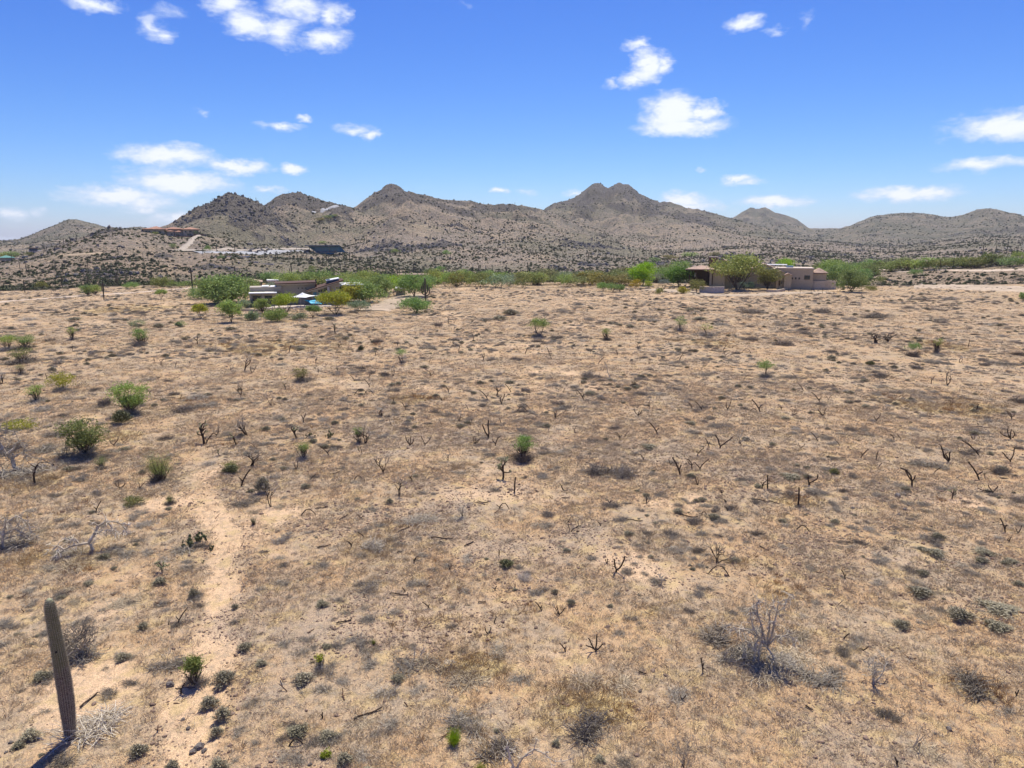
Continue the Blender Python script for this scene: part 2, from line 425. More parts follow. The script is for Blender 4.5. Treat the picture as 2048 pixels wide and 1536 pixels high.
def hill_mat():
    m, N, bs = new_mat('rocky_hill_soil')
    tc = N.n('ShaderNodeTexCoord'); P0 = tc.outputs['Object']
    at = N.n('ShaderNodeVertexColor', layer_name='cover')
    sp = N.n('ShaderNodeSeparateColor', ins={0: at.outputs[0]})
    rock, green, dist = sp.outputs[0], sp.outputs[1], sp.outputs[2]
    nb = N.noise(P0, .012, 5, .6); nm = N.noise(P0, .09, 6, .68); nf = N.noise(P0, .42, 5, .7); ns = N.noise(P0, 1.3, 3, .7)
    base = N.mix(N.ramp(nb, .38, .62), (.335, .265, .20), (.275, .225, .18))
    base = N.mix(N.ramp(nm, .45, .62), base, (.235, .20, .175))
    base = N.mix(N.m('MULTIPLY', N.ramp(N.noise(P0, .03, 4, .6), .52, .66), .7), base, (.39, .305, .21))
    # the foot of the hills carries the same soil as the plain
    base = N.mix(N.ramp(dist, .083, .15, 1, 0), base, (.35, .26, .18))
    # low scrub that is too small to stand as geometry
    gm = N.ramp(N.m('ADD', N.m('MULTIPLY', green, .45), N.m('ADD', N.m('MULTIPLY', nf, .6), N.m('MULTIPLY', nm, .4))), .60, .84)
    base = N.mix(N.m('MULTIPLY', gm, .75), base, N.mix(ns, (.12, .125, .08), (.19, .175, .12)))
    v = N.n('ShaderNodeTexVoronoi', feature='F1', ins={'Vector': P0, 'Scale': .34, 'Randomness': 1.0})
    dots = N.m('MULTIPLY', N.ramp(v.outputs['Distance'], .46, .26), N.ramp(nm, .28, .5))
    base = N.mix(N.m('MULTIPLY', dots, .72), base, (.095, .098, .068))
    vb = N.n('ShaderNodeTexVoronoi', feature='F1', ins={'Vector': P0, 'Scale': .11, 'Randomness': 1.0})
    dotb = N.m('MULTIPLY', N.ramp(vb.outputs['Distance'], .42, .2), N.ramp(dist, .2, .35))
    base = N.mix(N.m('MULTIPLY', dotb, .6), base, (.085, .092, .07))
    base = N.mix(N.m('MULTIPLY', N.ramp(ns, .5, .62), .3), base, (.46, .385, .31))
    far = N.ramp(dist, .25, .6)
    mot = N.ramp(N.noise(P0, .022, 6, .72), .36, .60)
    base = N.mix(N.m('MULTIPLY', far, N.m('MULTIPLY_ADD', mot, .55, .3)), base, (.105, .108, .080))
    # dark outcrops
    rm = N.ramp(N.m('ADD', rock, N.m('MULTIPLY', N.m('SUBTRACT', nf, .5), 1.5)), .50, .72)
    rc = N.mix(N.ramp(N.noise(P0, .9, 4, .7), .35, .65), (.085, .078, .074), (.25, .225, .205))
    base = N.mix(N.m('MULTIPLY', rm, .85), base, rc)
    base = N.mix(1.0, base, (.98, .955, .89), 'MULTIPLY')
    tex = N.noise(P0, .75, 6, .75)
    cc = N.vm('SCALE', base); N.t.links.new(N.ramp(tex, .3, .7, .58, 1.40), cc.node.inputs['Scale']); base = cc
    N.t.links.new(base, bs.inputs['Base Color'])
    bs.inputs['Roughness'].default_value = .95
    h = N.m('ADD', N.m('MULTIPLY', nf, 1.0), N.m('MULTIPLY', N.m('MULTIPLY', rm, ns), 1.2))
    b = N.n('ShaderNodeBump', ins={'Strength': .9, 'Distance': 2.8, 'Height': h})
    N.t.links.new(b.outputs[0], bs.inputs['Normal'])
    return m

M = {}
M['ground'] = ground_mat()
M['hill'] = hill_mat()
M['leaf'] = foliage_mat('leaf', (.75, .85, .7), (1.25, 1.2, 1.2), .3)
M['bark'] = simple_mat('bark', (.085, .062, .046), var=.3, scale=6)
M['char'] = simple_mat('charred_wood', (.038, .025, .018), var=.35, scale=9, col2=(.07, .044, .03))
M['rustwood'] = simple_mat('weathered_cholla_wood', (.15, .085, .052), var=.3, scale=8)
M['silver'] = simple_mat('silver_dead_wood', (.64, .54, .40), var=.25, scale=5, col2=(.44, .36, .26))
M['greytwig'] = twig_mat('grey_twigs', (.25, .215, .165), (.50, .44, .34))
M['darktwig'] = twig_mat('dark_twigs', (.15, .125, .095), (.32, .27, .205))
M['paletwig'] = twig_mat('pale_twigs', (.40, .345, .26), (.64, .57, .45))
M['strawtwig'] = twig_mat('straw', (.30, .205, .105), (.56, .43, .25))
M['rusttwig'] = twig_mat('rusty_grass', (.26, .14, .055), (.45, .27, .12))
M['drygrass'] = twig_mat('dry_grass_blades', (.35, .285, .19), (.60, .49, .33))
M['sage'] = foliage_mat('sage_leaf', (.8, .8, .8), (1.25, 1.2, 1.15), .1)
M['pad'] = simple_mat('prickly_pear_pad', (.10, .125, .055), var=.25, scale=6, col2=(.17, .155, .07))
M['chollajoint'] = simple_mat('cholla_joint', (.42, .42, .22), var=.25, scale=14, bump=.02, col2=(.33, .30, .16))
M['boulder'] = simple_mat('boulder', (.19, .165, .15), var=.35, scale=1.8, bump=.08, col2=(.30, .25, .21))
M['pebble'] = twig_mat('pebble', (.085, .052, .042), (.32, .225, .16))
M['paleboulder'] = simple_mat('pale_boulder', (.42, .35, .28), var=.25, scale=1.8, bump=.05)
M['distsag'] = simple_mat('saguaro_skin', (.085, .080, .052), var=.3, scale=1.5, col2=(.11, .085, .06))
def scrub_mat():
    m, N, bs = new_mat('scrub_leaf')
    oi = N.n('ShaderNodeObjectInfo'); r = oi.outputs['Random']
    c = N.mix(N.ramp(r, 0, .5, smooth=False), (.065, .078, .036), (.115, .125, .055))
    c = N.mix(N.ramp(r, .5, 1, smooth=False), c, (.16, .135, .095))
    N.t.links.new(c, bs.inputs['Base Color'])
    return m
M['distscrub'] = scrub_mat()
def brush_mat():
    m, N, bs = new_mat('brush_leaf')
    oi = N.n('ShaderNodeObjectInfo')
    c = N.mix(oi.outputs['Random'], (.26, .235, .15), (.42, .37, .25))
    N.t.links.new(c, bs.inputs['Base Color'])
    return m
M['brush'] = brush_mat()

# ------------------------------------------------------------------ mesh helpers
def mesh_from(name, V, Fc, mat, smooth=False):
    me = bpy.data.meshes.new(name)
    me.from_pydata([tuple(v) for v in V], [], Fc)
    if mat is not None:
        for mm in (mat if isinstance(mat, (list, tuple)) else [mat]): me.materials.append(mm)
    if smooth:
        me.polygons.foreach_set('use_smooth', [True] * len(me.polygons))
    me.update()
    return me

def link(name, me, parent=None, loc=None, rot=None, scale=None):
    o = bpy.data.objects.new(name, me)
    SC.collection.objects.link(o)
    if parent is not None: o.parent = parent
    if loc is not None: o.location = loc
    if rot is not None: o.rotation_euler = rot
    if scale is not None: o.scale = scale if hasattr(scale, '__len__') else (scale,) * 3
    return o

def tag(o, label=None, cat=None, group=None, kind=None):
    if label: o['label'] = label
    if cat: o['category'] = cat
    if group: o['group'] = group
    if kind: o['kind'] = kind
    return o

class MB:
    def __init__(s): s.v = []; s.f = []
    def box(s, c, size, rz=0.0, taper=None):
        x, y, z = [k / 2 for k in size]
        n = len(s.v); R = Matrix.Rotation(rz, 3, 'Z')
        for sz in (-1, 1):
            k = 1 if (taper is None or sz < 0) else taper
            for sx, sy in ((-1, -1), (1, -1), (1, 1), (-1, 1)):
                s.v.append(Vector(c) + R @ Vector((sx * x * k, sy * y * k, sz * z)))
        s.f += [(n, n + 3, n + 2, n + 1), (n + 4, n + 5, n + 6, n + 7), (n, n + 1, n + 5, n + 4), (n + 1, n + 2, n + 6, n + 5), (n + 2, n + 3, n + 7, n + 6), (n + 3, n, n + 4, n + 7)]
        return s
    def prism(s, poly, y0, y1):
        """polygon in x,z pushed along y"""
        n = len(s.v); k = len(poly)
        for y in (y0, y1):
            for (a, b) in poly: s.v.append(Vector((a, y, b)))
        s.f.append(tuple(range(n, n + k))); s.f.append(tuple(reversed(range(n + k, n + 2 * k))))
        for i in range(k):
            j = (i + 1) % k
            s.f.append((n + i, n + k + i, n + k + j, n + j))
        return s
    def hip(s, x0, x1, y0, y1, z0, h, ov=.5, thick=.22, ridge=None):
        """hipped roof over a rectangle"""
        x0 -= ov; x1 += ov; y0 -= ov; y1 += ov
        d = min(x1 - x0, y1 - y0) / 2 if ridge is None else ridge
        n = len(s.v)
        for z in (z0, z0 + thick):
            for (a, b) in ((x0, y0), (x1, y0), (x1, y1), (x0, y1)): s.v.append(Vector((a, b, z)))
        if (x1 - x0) >= (y1 - y0):
            s.v += [Vector((x0 + d, (y0 + y1) / 2, z0 + thick + h)), Vector((x1 - d, (y0 + y1) / 2, z0 + thick + h))]
            s.f += [(n + 4, n + 5, n + 9, n + 8), (n + 6, n + 7, n + 8, n + 9), (n + 5, n + 6, n + 9), (n + 7, n + 4, n + 8)]
        else:
            s.v += [Vector(((x0 + x1) / 2, y0 + d, z0 + thick + h)), Vector(((x0 + x1) / 2, y1 - d, z0 + thick + h))]
            s.f += [(n + 4, n + 5, n + 8), (n + 5, n + 6, n + 9, n + 8), (n + 6, n + 7, n + 9), (n + 7, n + 4, n + 8, n + 9)]
        s.f += [(n, n + 3, n + 2, n + 1), (n, n + 1, n + 5, n + 4), (n + 1, n + 2, n + 6, n + 5), (n + 2, n + 3, n + 7, n + 6), (n + 3, n, n + 4, n + 7)]
        return s
    def tube(s, pts, rad, sides=5, cap=True):
        n0 = len(s.v); k = len(pts)
        pts = [Vector(p) for p in pts]
        for i, p in enumerate(pts):
            d = (pts[min(i + 1, k - 1)] - pts[max(i - 1, 0)])
            if d.length < 1e-6: d = Vector((0, 0, 1))
            d.normalize()
            a = d.cross(Vector((0.13, 1, 0.07)))
            if a.length < .1: a = d.cross(Vector((1, 0, 0)))
            a.normalize(); b = d.cross(a)
            r = rad[i] if hasattr(rad, '__len__') else rad
            for j in range(sides):
                t = 2 * math.pi * j / sides
                s.v.append(p + a * (math.cos(t) * r) + b * (math.sin(t) * r))
        for i in range(k - 1):
            for j in range(sides):
                j2 = (j + 1) % sides
                s.f.append((n0 + i * sides + j, n0 + i * sides + j2, n0 + (i + 1) * sides + j2, n0 + (i + 1) * sides + j))
        if cap and sides > 2:
            s.f.append(tuple(n0 + (k - 1) * sides + j for j in range(sides)))
        return s
    def blade(s, p, q, w, mid=None):
        """a thin flat leaf or twig as two crossed slivers"""
        n = len(s.v); p = Vector(p); q = Vector(q)
        d = (q - p); a = d.cross(Vector((.3, .7, .2)))
        if a.length < 1e-6: a = Vector((1, 0, 0))
        a = a.normalized() * w
        m = mid if mid is not None else (p + q) / 2
        m = Vector(m)
        s.v += [p - a * .6, p + a * .6, m + a, m - a, q]
        s.f += [(n, n + 1, n + 2, n + 3), (n + 3, n + 2, n + 4)]
        return s
    def leaf(s, c, size, rng, up=.0):
        n = len(s.v)
        a = Vector((rng.gauss(0, 1), rng.gauss(0, 1), rng.gauss(0, 1) + up)).normalized()
        b = a.orthogonal().normalized(); b.rotate(Matrix.Rotation(rng.uniform(0, 6.28), 3, a)); cc = a.cross(b)
        c = Vector(c); l = size * rng.uniform(.6, 1.4); w = l * rng.uniform(.35, .7)
        s.v += [c - b * l, c + cc * w, c + b * l, c - cc * w]
        s.f.append((n, n + 1, n + 2, n + 3))
        return s
    def ball(s, c, r, seg=6, rings=4, jit=0, rng=None):
        """lumpy ellipsoid"""
        n = len(s.v); c = Vector(c); r = Vector(r if hasattr(r, '__len__') else (r, r, r))
        def jj(): return 1 + (rng.uniform(-jit, jit) if rng else 0)
        s.v.append(c + Vector((0, 0, r.z * jj())))
        for i in range(1, rings):
            ph = math.pi * i / rings
            for j in range(seg):
                th = 2 * math.pi * (j + .5 * (i % 2)) / seg
                k = jj()
                s.v.append(c + Vector((r.x * math.sin(ph) * math.cos(th) * k, r.y * math.sin(ph) * math.sin(th) * k, r.z * math.cos(ph) * k)))
        s.v.append(c - Vector((0, 0, r.z * jj())))
        for j in range(seg): s.f.append((n, n + 1 + j, n + 1 + (j + 1) % seg))
        for i in range(rings - 2):
            for j in range(seg):
                a = n + 1 + i * seg + j; b = n + 1 + i * seg + (j + 1) % seg
                s.f.append((a, a + seg, b + seg, b))
        e = len(s.v) - 1; k0 = n + 1 + (rings - 2) * seg
        for j in range(seg): s.f.append((e, k0 + (j + 1) % seg, k0 + j))
        return s
    def mesh(s, name, mat, smooth=False): return mesh_from(name, s.v, s.f, mat, smooth)
    def build(s, name, mat, parent=None, smooth=False, **kw): return link(name, s.mesh(name, mat, smooth), parent, **kw)

def empty(name, loc, rz=0.0, scale=1.0):
    o = bpy.data.objects.new(name, None)
    SC.collection.objects.link(o)
    o.location = loc; o.rotation_euler = (0, 0, rz)
    o.scale = scale if hasattr(scale, '__len__') else (scale,) * 3
    o.empty_display_size = .3
    return o

def grid_mesh(name, i0, i1, cover, mat):
    nr = i1 - i0
    X = XG[i0:i1].ravel(); Y = YG[i0:i1].ravel(); Z = ZG[i0:i1].ravel()
    me = bpy.data.meshes.new(name)
    co = np.stack([X, Y, Z], 1).astype(np.float32)
    me.vertices.add(len(co)); me.vertices.foreach_set('co', co.ravel())
    ii, jj = np.meshgrid(np.arange(nr - 1), np.arange(NAZ), indexing='ij')
    j2 = (jj + 1) % NAZ
    q = np.stack([ii * NAZ + jj, ii * NAZ + j2, (ii + 1) * NAZ + j2, (ii + 1) * NAZ + jj], -1).reshape(-1, 4)
    q = q[:, ::-1]
    me.loops.add(q.size); me.loops.foreach_set('vertex_index', q.ravel().astype(np.int32))
    me.polygons.add(len(q)); me.polygons.foreach_set('loop_start', (np.arange(len(q)) * 4).astype(np.int32))
    me.polygons.foreach_set('use_smooth', np.ones(len(q), bool))
    me.update(calc_edges=True)
    ca = me.color_attributes.new('cover', 'FLOAT_COLOR', 'POINT')
    c = np.ones((len(co), 4), np.float32)
    for k, a in enumerate(cover): c[:, k] = a[i0:i1].ravel()
    ca.data.foreach_set('color', c.ravel())
    me.materials.append(mat)
    return tag(link(name, me), kind='structure')

g_, gr_, sa_, tr_ = masks(XG[:NR1], YG[:NR1])
# the track lies a little lower than the ground beside it
ZG[:NR1] -= 0.10 * tr_
ground = grid_mesh('ground', 0, NR1, (g_, gr_, sa_), M['ground'])

# hills: outcrops near the crests, scrub in the gullies
def hill_cover(X, Y, Z):
    r = np.hypot(X, Y)
    rock = np.clip((Z / (r * .052 + 3) - .55) * .75, 0, .75) + fbm(X, Y, 70, 4, 51) * 1.5 + np.clip(fbm(X, Y, 24, 4, 53) * 2.6 - .12, 0, .7)
    for (px, py, w) in ((225, 515, 16), (325, 512, 20), (462, 415, 30), (480, 440, 26), (440, 425, 24), (60, 555, 8), (390, 535, 12), (700, 440, 12), (785, 385, 24), (815, 392, 24), (900, 415, 12), (965, 415, 20),
                        (1190, 376, 22), (1245, 376, 26), (1165, 400, 14), (1255, 392, 14), (1100, 415, 10), (1310, 415, 10), (1420, 428, 10), (590, 392, 16), (150, 480, 10), (520, 475, 12)):
        p = P(px, py); s = mpp(p) * w
        rock = np.maximum(rock, 1.05 * np.exp(-(((X - p.x) / s) ** 2 + ((Y - p.y) / (s * 1.8)) ** 2)) )
    green = np.clip(.35 + fbm(X, Y, 90, 4, 52) * 1.8 - Z / 400, 0, 1)
    return np.clip(rock, 0, 1), green, np.clip(r / 3000, 0, 1)
# make the rocky tops really rough
Xh, Yh = XG[NR1 - 1:], YG[NR1 - 1:]
rk, gn, ds = hill_cover(Xh, Yh, ZG[NR1 - 1:])
rh = np.hypot(Xh, Yh)
bumpy = (fbm(Xh, Yh, 9, 3, 55, .6, ridged=True) - .55) * rk * np.clip(rh / 180, 0, 4.5) * np.clip((rh - 270) / 60, 0, 1)
ZG[NR1 - 1:] += bumpy
_full = [np.zeros_like(ZG) for _ in range(3)]
_full[0][NR1 - 1:] = rk; _full[1][NR1 - 1:] = gn; _full[2][NR1 - 1:] = ds
hills = grid_mesh('hills', NR1 - 1, len(RR), _full, M['hill'])
# ------------------------------------------------------------------ plant meshes
def bend(rng, p, d, L, n, wob, up=0.0, droop=0.0):
    """a wandering limb as a list of points"""
    pts = [Vector(p)]; d = Vector(d).normalized()
    for i in range(n):
        d = (d + Vector((rng.gauss(0, wob), rng.gauss(0, wob), rng.gauss(0, wob) + up - droop * (i + 1) / n))).normalized()
        pts.append(pts[-1] + d * (L / n))
    return pts

def twig_bush(rng, n=110, spread=1.0, h=.8, sub=2, w=.006, arch=.35, upright=.5):
    b = MB()
    k = rng.randint(3, 5)
    for i in range(k):
        q = twig_bush0(rng, int(n * 1.35 / k), spread * rng.uniform(.45, .85), h, sub, w * .85, arch, min(.8, max(.05, upright + rng.uniform(-.2, .2))))
        ox, oy = rng.gauss(0, .17), rng.gauss(0, .17)
        m = len(b.v); b.v += [v + Vector((ox, oy, 0)) for v in q.v]; b.f += [tuple(j + m for j in f) for f in q.f]
    return b

def twig_bush0(rng, n=110, spread=1.0, h=.8, sub=2, w=.008, arch=.35, upright=.5):
    """leafless desert shrub about 1 m across: many fine stems from one foot"""
    b = MB()
    for i in range(n):
        a = rng.uniform(0, 6.283); e = rng.uniform(.1, 1.25) * (1 - upright) + rng.uniform(.7, 1.5) * upright
        L = rng.uniform(.35, .75) * spread
        d = Vector((math.cos(a) * math.cos(e), math.sin(a) * math.cos(e), math.sin(e) * h / .8 + .05))
        p = Vector((rng.gauss(0, .09), rng.gauss(0, .09), 0))
        pts = bend(rng, p, d, L, 3, .22, 0, arch)
        pts = [Vector((q.x, q.y, max(q.z, .01))) for q in pts]
        b.tube(pts, [w * 1.5, w * 1.2, w, w * .4], 3, False)
        for k in range(sub):
            s = pts[rng.randint(1, 3)]
            q = s + Vector((rng.gauss(0, 1), rng.gauss(0, 1), rng.gauss(.3, .8))).normalized() * rng.uniform(.1, .25)
            q.z = max(q.z, .01)
            b.blade(s, q, w * .8)
    return b

def dome_bush(rng, n=700, leafy=True, size=.045, flat=.62):
    """low rounded shrub, 1 m across, of fine upright stems with narrow leaves"""
    b = MB()
    for i in range(n):
        a = rng.uniform(0, 6.283); u = rng.random() ** .5
        e = math.acos(min(1, u * rng.uniform(.8, 1.0)))
        lump = .92 + .30 * math.sin(3 * a + 1) + .18 * math.sin(7 * a + 4 * e)
        r = .5 * rng.uniform(.5, 1.12) * lump
        tip = Vector((math.cos(a) * math.cos(e) * r, math.sin(a) * math.cos(e) * r, math.sin(e) * flat * rng.uniform(.75, 1.1) + .02))
        st = tip * rng.uniform(.35, .7)
        b.blade(st, tip + Vector((rng.gauss(0, .03), rng.gauss(0, .03), 0)), size * .18)
        if leafy and rng.random() < .6:
            b.leaf(tip * rng.uniform(.82, 1.0), size, rng, .4)
    return b

def grass_tuft(rng, n=16, h=.16, sp=.1, w=.004, lay=0.0):
    b = MB()
    for i in range(n):
        a = rng.uniform(0, 6.283); r = sp * rng.random() ** .6
        p = Vector((math.cos(a) * r, math.sin(a) * r, -.01))
        L = h * rng.uniform(.5, 1.2)
        out = Vector((math.cos(a), math.sin(a), 0)) * rng.uniform(.2, .9 + lay) + Vector((rng.gauss(0, .3) + lay * 1.2, rng.gauss(0, .3), 0))
        q = p + (out + Vector((0, 0, 1 - lay * .6))).normalized() * L
        b.blade(p, q, w, mid=(p + q) / 2 + Vector((0, 0, L * .12)))
    return b

def branch_tree(rng, h=2.0, levels=4, w=.06, spread=.75, n0=3, trunk=.25, taper=.62, upz=.1, fine=.007, len0=None):
    """leafless tree: returns (trunk and limbs MB, fine twigs MB)"""
    big, fin = MB(), MB()
    def rec(p, d, L, r, lv):
        n = 4 if lv > 1 else 3
        pts = bend(rng, p, d, L, n, .17, upz * .4, 0)
        rads = [max(fine * .5, r * (1 - .4 * i / n)) for i in range(n + 1)]
        (big if r > fine * 2.2 else fin).tube(pts, rads, 5 if r > fine * 2.2 else 3, False)
        if lv <= 0: return
        k = rng.randint(2, 3) + (1 if lv < 2 else 0)
        for i in range(k):
            s = pts[-1] if i < 2 else pts[rng.randint(max(1, n - 2), n)]
            dd = (pts[-1] - pts[-2]).normalized()
            nd = (dd + Vector((rng.gauss(0, spread), rng.gauss(0, spread), rng.gauss(.12, spread * .6)))).normalized()
            rec(s, nd, L * rng.uniform(.55, .85), max(fine * .8, r * taper), lv - 1)
    for i in range(n0):
        a = rng.uniform(0, 6.283)
        t = rng.uniform(.15, .9)
        d = Vector((math.cos(a) * t, math.sin(a) * t, 1))
        rec(Vector((rng.gauss(0, .03), rng.gauss(0, .03), -.05)), d, (len0 or h * .36) * rng.uniform(.8, 1.15), w * rng.uniform(.6, 1), levels)
    return big, fin

def crown_tree(rng, w=4.0, h=4.0, nl=1500, leaf=.09, style='round', trunk_r=.09, clear=.3, dens=1.0):
    """leafy tree or shrub; returns (wood MB, leaf MB).  w and h in metres"""
    wood, lv = MB(), MB()
    tips = []
    if style == 'broom':
        for i in range(46):
            a = rng.uniform(0, 6.283); t = rng.uniform(.05, .62)
            L = h * rng.uniform(.6, 1.02)
            d = Vector((math.cos(a) * t * w / h, math.sin(a) * t * w / h, 1))
            pts = bend(rng, (rng.gauss(0, w * .05), rng.gauss(0, w * .05), 0), d, L, 4, .08)
            wood.tube(pts, [trunk_r * .35, trunk_r * .3, trunk_r * .2, trunk_r * .12, trunk_r * .05], 3, False)
            for q in range(2, 5): tips.append((pts[q], w * .10))
            tips.append(((pts[2] + pts[3]) / 2, w * .1))
    else:
        ns = {'round': 3, 'umbrella': 3, 'vase': 7, 'dense': 2, 'airy': 4}[style]
        for i in range(ns):
            a = 6.283 * i / ns + rng.uniform(-.5, .5)
            t = {'round': .5, 'umbrella': .8, 'vase': .6, 'dense': .3, 'airy': .5}[style] * rng.uniform(.5, 1.1)
            d = Vector((math.cos(a) * t * w / h * .7, math.sin(a) * t * w / h * .7, 1))
            L = h * (clear + .18)
            pts = bend(rng, (rng.gauss(0, .03) * w * .3, rng.gauss(0, .03) * w * .3, -.1), d, L, 4, .10)
            r0 = trunk_r * rng.uniform(.6, 1)
            wood.tube(pts, [r0, r0 * .85, r0 * .7, r0 * .6, r0 * .5], 5, False)
            for k in range(4):
                dd = ((pts[-1] - pts[-2]).normalized() + Vector((rng.gauss(0, .8), rng.gauss(0, .8), rng.gauss(.1, .35)))).normalized()
                p2 = bend(rng, pts[rng.randint(2, 4)], dd, h * rng.uniform(.25, .45), 3, .16, .1)
                wood.tube(p2, [r0 * .45, r0 * .35, r0 * .22, r0 * .1], 4, False)
        # clumps that fill the crown
        nc = {'round': 26, 'umbrella': 24, 'vase': 26, 'dense': 30, 'airy': 30}[style]
        for i in range(nc):
            a = rng.uniform(0, 6.283); u = rng.random() ** .55
            zz = rng.uniform(-.75, 1)
            if style == 'umbrella': zz = rng.uniform(-.35, 1)
            rr = math.sqrt(max(0, 1 - zz * zz * .8)) * u
            if style == 'vase': rr *= .55 + .45 * (zz + 1) / 2
            ch = h * (1 - clear) / 2
            c = Vector((math.cos(a) * rr * w * .42, math.sin(a) * rr * w * .42, h - ch + zz * ch * .82))
            tips.append((c, w * rng.uniform(.09, .19)))
            if style in ('vase', 'airy'):
                s = Vector((c.x * .35, c.y * .35, h * clear * .8))
                m2 = (s + c) / 2 + Vector((rng.gauss(0, .05) * w, rng.gauss(0, .05) * w, 0))
                wood.tube([s, m2, c], [trunk_r * .3, trunk_r * .2, trunk_r * .08], 3, False)
    per = max(3, int(nl / len(tips)))
    for (c, s) in tips:
        k = int(per * rng.uniform(.6, 1.4) * dens)
        vs = .6 if style != 'broom' else 1.2
        for j in range(k):
            g = Vector((rng.gauss(0, 1), rng.gauss(0, 1), rng.gauss(0, 1)))
            q = c + Vector((g.x * s * .62, g.y * s * .62, g.z * s * .62 * vs))
            if q.z < .05: continue
            if style == 'broom': lv.blade(q, q + Vector((rng.gauss(0, .3), rng.gauss(0, .3), 1)) * leaf * 1.6, leaf * .13)
            else: lv.leaf(q, leaf, rng)
    return wood, lv

def saguaro_mesh(rng, h=4.5, r=.22, arms=0, ribs=0, rings=8, seg=10):
    """upright column cactus with optional arms; r grows then narrows to a rounded crown"""
    b = MB()
    def col(pts, rr):
        n = len(pts) - 1
        rad = []
        for i in range(n + 1):
            t = i / n
            rad.append(rr * (.72 + .45 * math.sin(min(1, t * 1.25) * math.pi * .62)) * (1 if t < .93 else .72))
        rad[-1] = rr * .3
        b.tube(pts, rad, seg if rr > .1 else 7, True)
    top = Vector((rng.gauss(0, .02) * h, rng.gauss(0, .02) * h, h))
    pts = [Vector((0, 0, -.15)) + (top - Vector((0, 0, -.15))) * (i / 8.0) for i in range(8)] + [top - Vector((0, 0, r * .3)), top + Vector((0, 0, r * .35))]
    col(pts, r)
    for k in range(arms):
        a = rng.uniform(0, 6.283) if k else rng.choice([0.2, 3.0]); z0 = h * rng.uniform(.38, .6); L = h * rng.uniform(.18, .38)
        o = Vector((math.cos(a), math.sin(a) * .5, 0)); z = Vector((0, 0, 1))
        R = r * rng.uniform(2.4, 3.2)
        base = Vector((0, 0, z0))
        ap = [base, base + o * R * .6 - z * .02, base + o * R * .95 + z * R * .25, base + o * R * 1.05 + z * (R * .25 + L * .4), base + o * R * 1.05 + z * (R * .25 + L * .9), base + o * R * 1.05 + z * (R * .25 + L)]
        b.tube(ap, [r * .55, r * .62, r * .66, r * .66, r * .6, r * .25], 7, True)
    return b

# ------------------------------------------------------------------ labels: what stands next to what
LAND = [("the tall leaning saguaro", 120, 1330), ("the sandy track's near end", 410, 1480), ("the green broom-like shrub", 322, 935), ("the forked silver dead tree", 187, 1100),
        ("the pale teddy-bear cholla", 318, 1130), ("the largest palo verde shrub", 170, 880), ("the V-shaped palo verde", 262, 800), ("the bright yellow-green shrub", 123, 768),
        ("the twiggy dead tree at centre", 1141, 1035), ("the big grey brush pair", 1217, 940), ("the tall pale cholla", 1002, 940), ("the green-topped dark shrub", 1046, 900),
        ("the thick silver dead snag", 1520, 1270), ("the broad grey dead tree", 1434, 1100), ("the rounded grey bush", 752, 1085), ("the two-toned green shrub", 1530, 742),
        ("the paired green shrubs", 1850, 700), ("the solitary green tree", 1078, 660), ("the small olive mound", 1668, 940), ("the pale squat cholla", 1901, 985),
        ("the lone bright green shrublet", 908, 1478), ("the modern house", 600, 590), ("the tile-roofed house", 1500, 560), ("the dark sprawling dead tree", 1760, 672),
        ("the golden straw mound", 1935, 1365), ("the silver twiggy shrub", 1752, 1345), ("the black-stemmed dead tree", 542, 985), ("the isolated tree by the saguaro", 832, 615),
        ("the grey and green shrub row", 45, 720), ("the leaning arched branches", 830, 1030), ("the antler-shaped burnt cholla", 1824, 955), ("the straight burnt post", 1596, 993),
        ("the red-roofed villa", 345, 462), ("the glass house", 650, 498), ("the grey gravel bank", 480, 504), ("the many-armed saguaro", 851, 575), ("the brick chimney", 1424, 522),
        ("the dark box house", 70, 500), ("the pale right road", 1880, 541), ("the boulder row", 1930, 572), ("the twin-peaked mountain", 1220, 400), ("the rocky left peak", 463, 400), ("the middle peak", 785, 385), ("the garden shed", 802, 583),
        ("the dirt road's left end", 60, 600), ("the lime green tree", 1286, 555), ("the courtyard wall", 1625, 568), ("the lower slopes at centre", 1080, 510), ("the slope above the belt", 950, 520), ("the bajada behind the tile roofs", 1560, 505)]
_used = {}
REG = []
def reg(o, look, px, py, cat, group=None, rel=True):
    """remember a thing; its label is written once all things stand"""
    REG.append((o, look, px, py, cat, group))
    return o

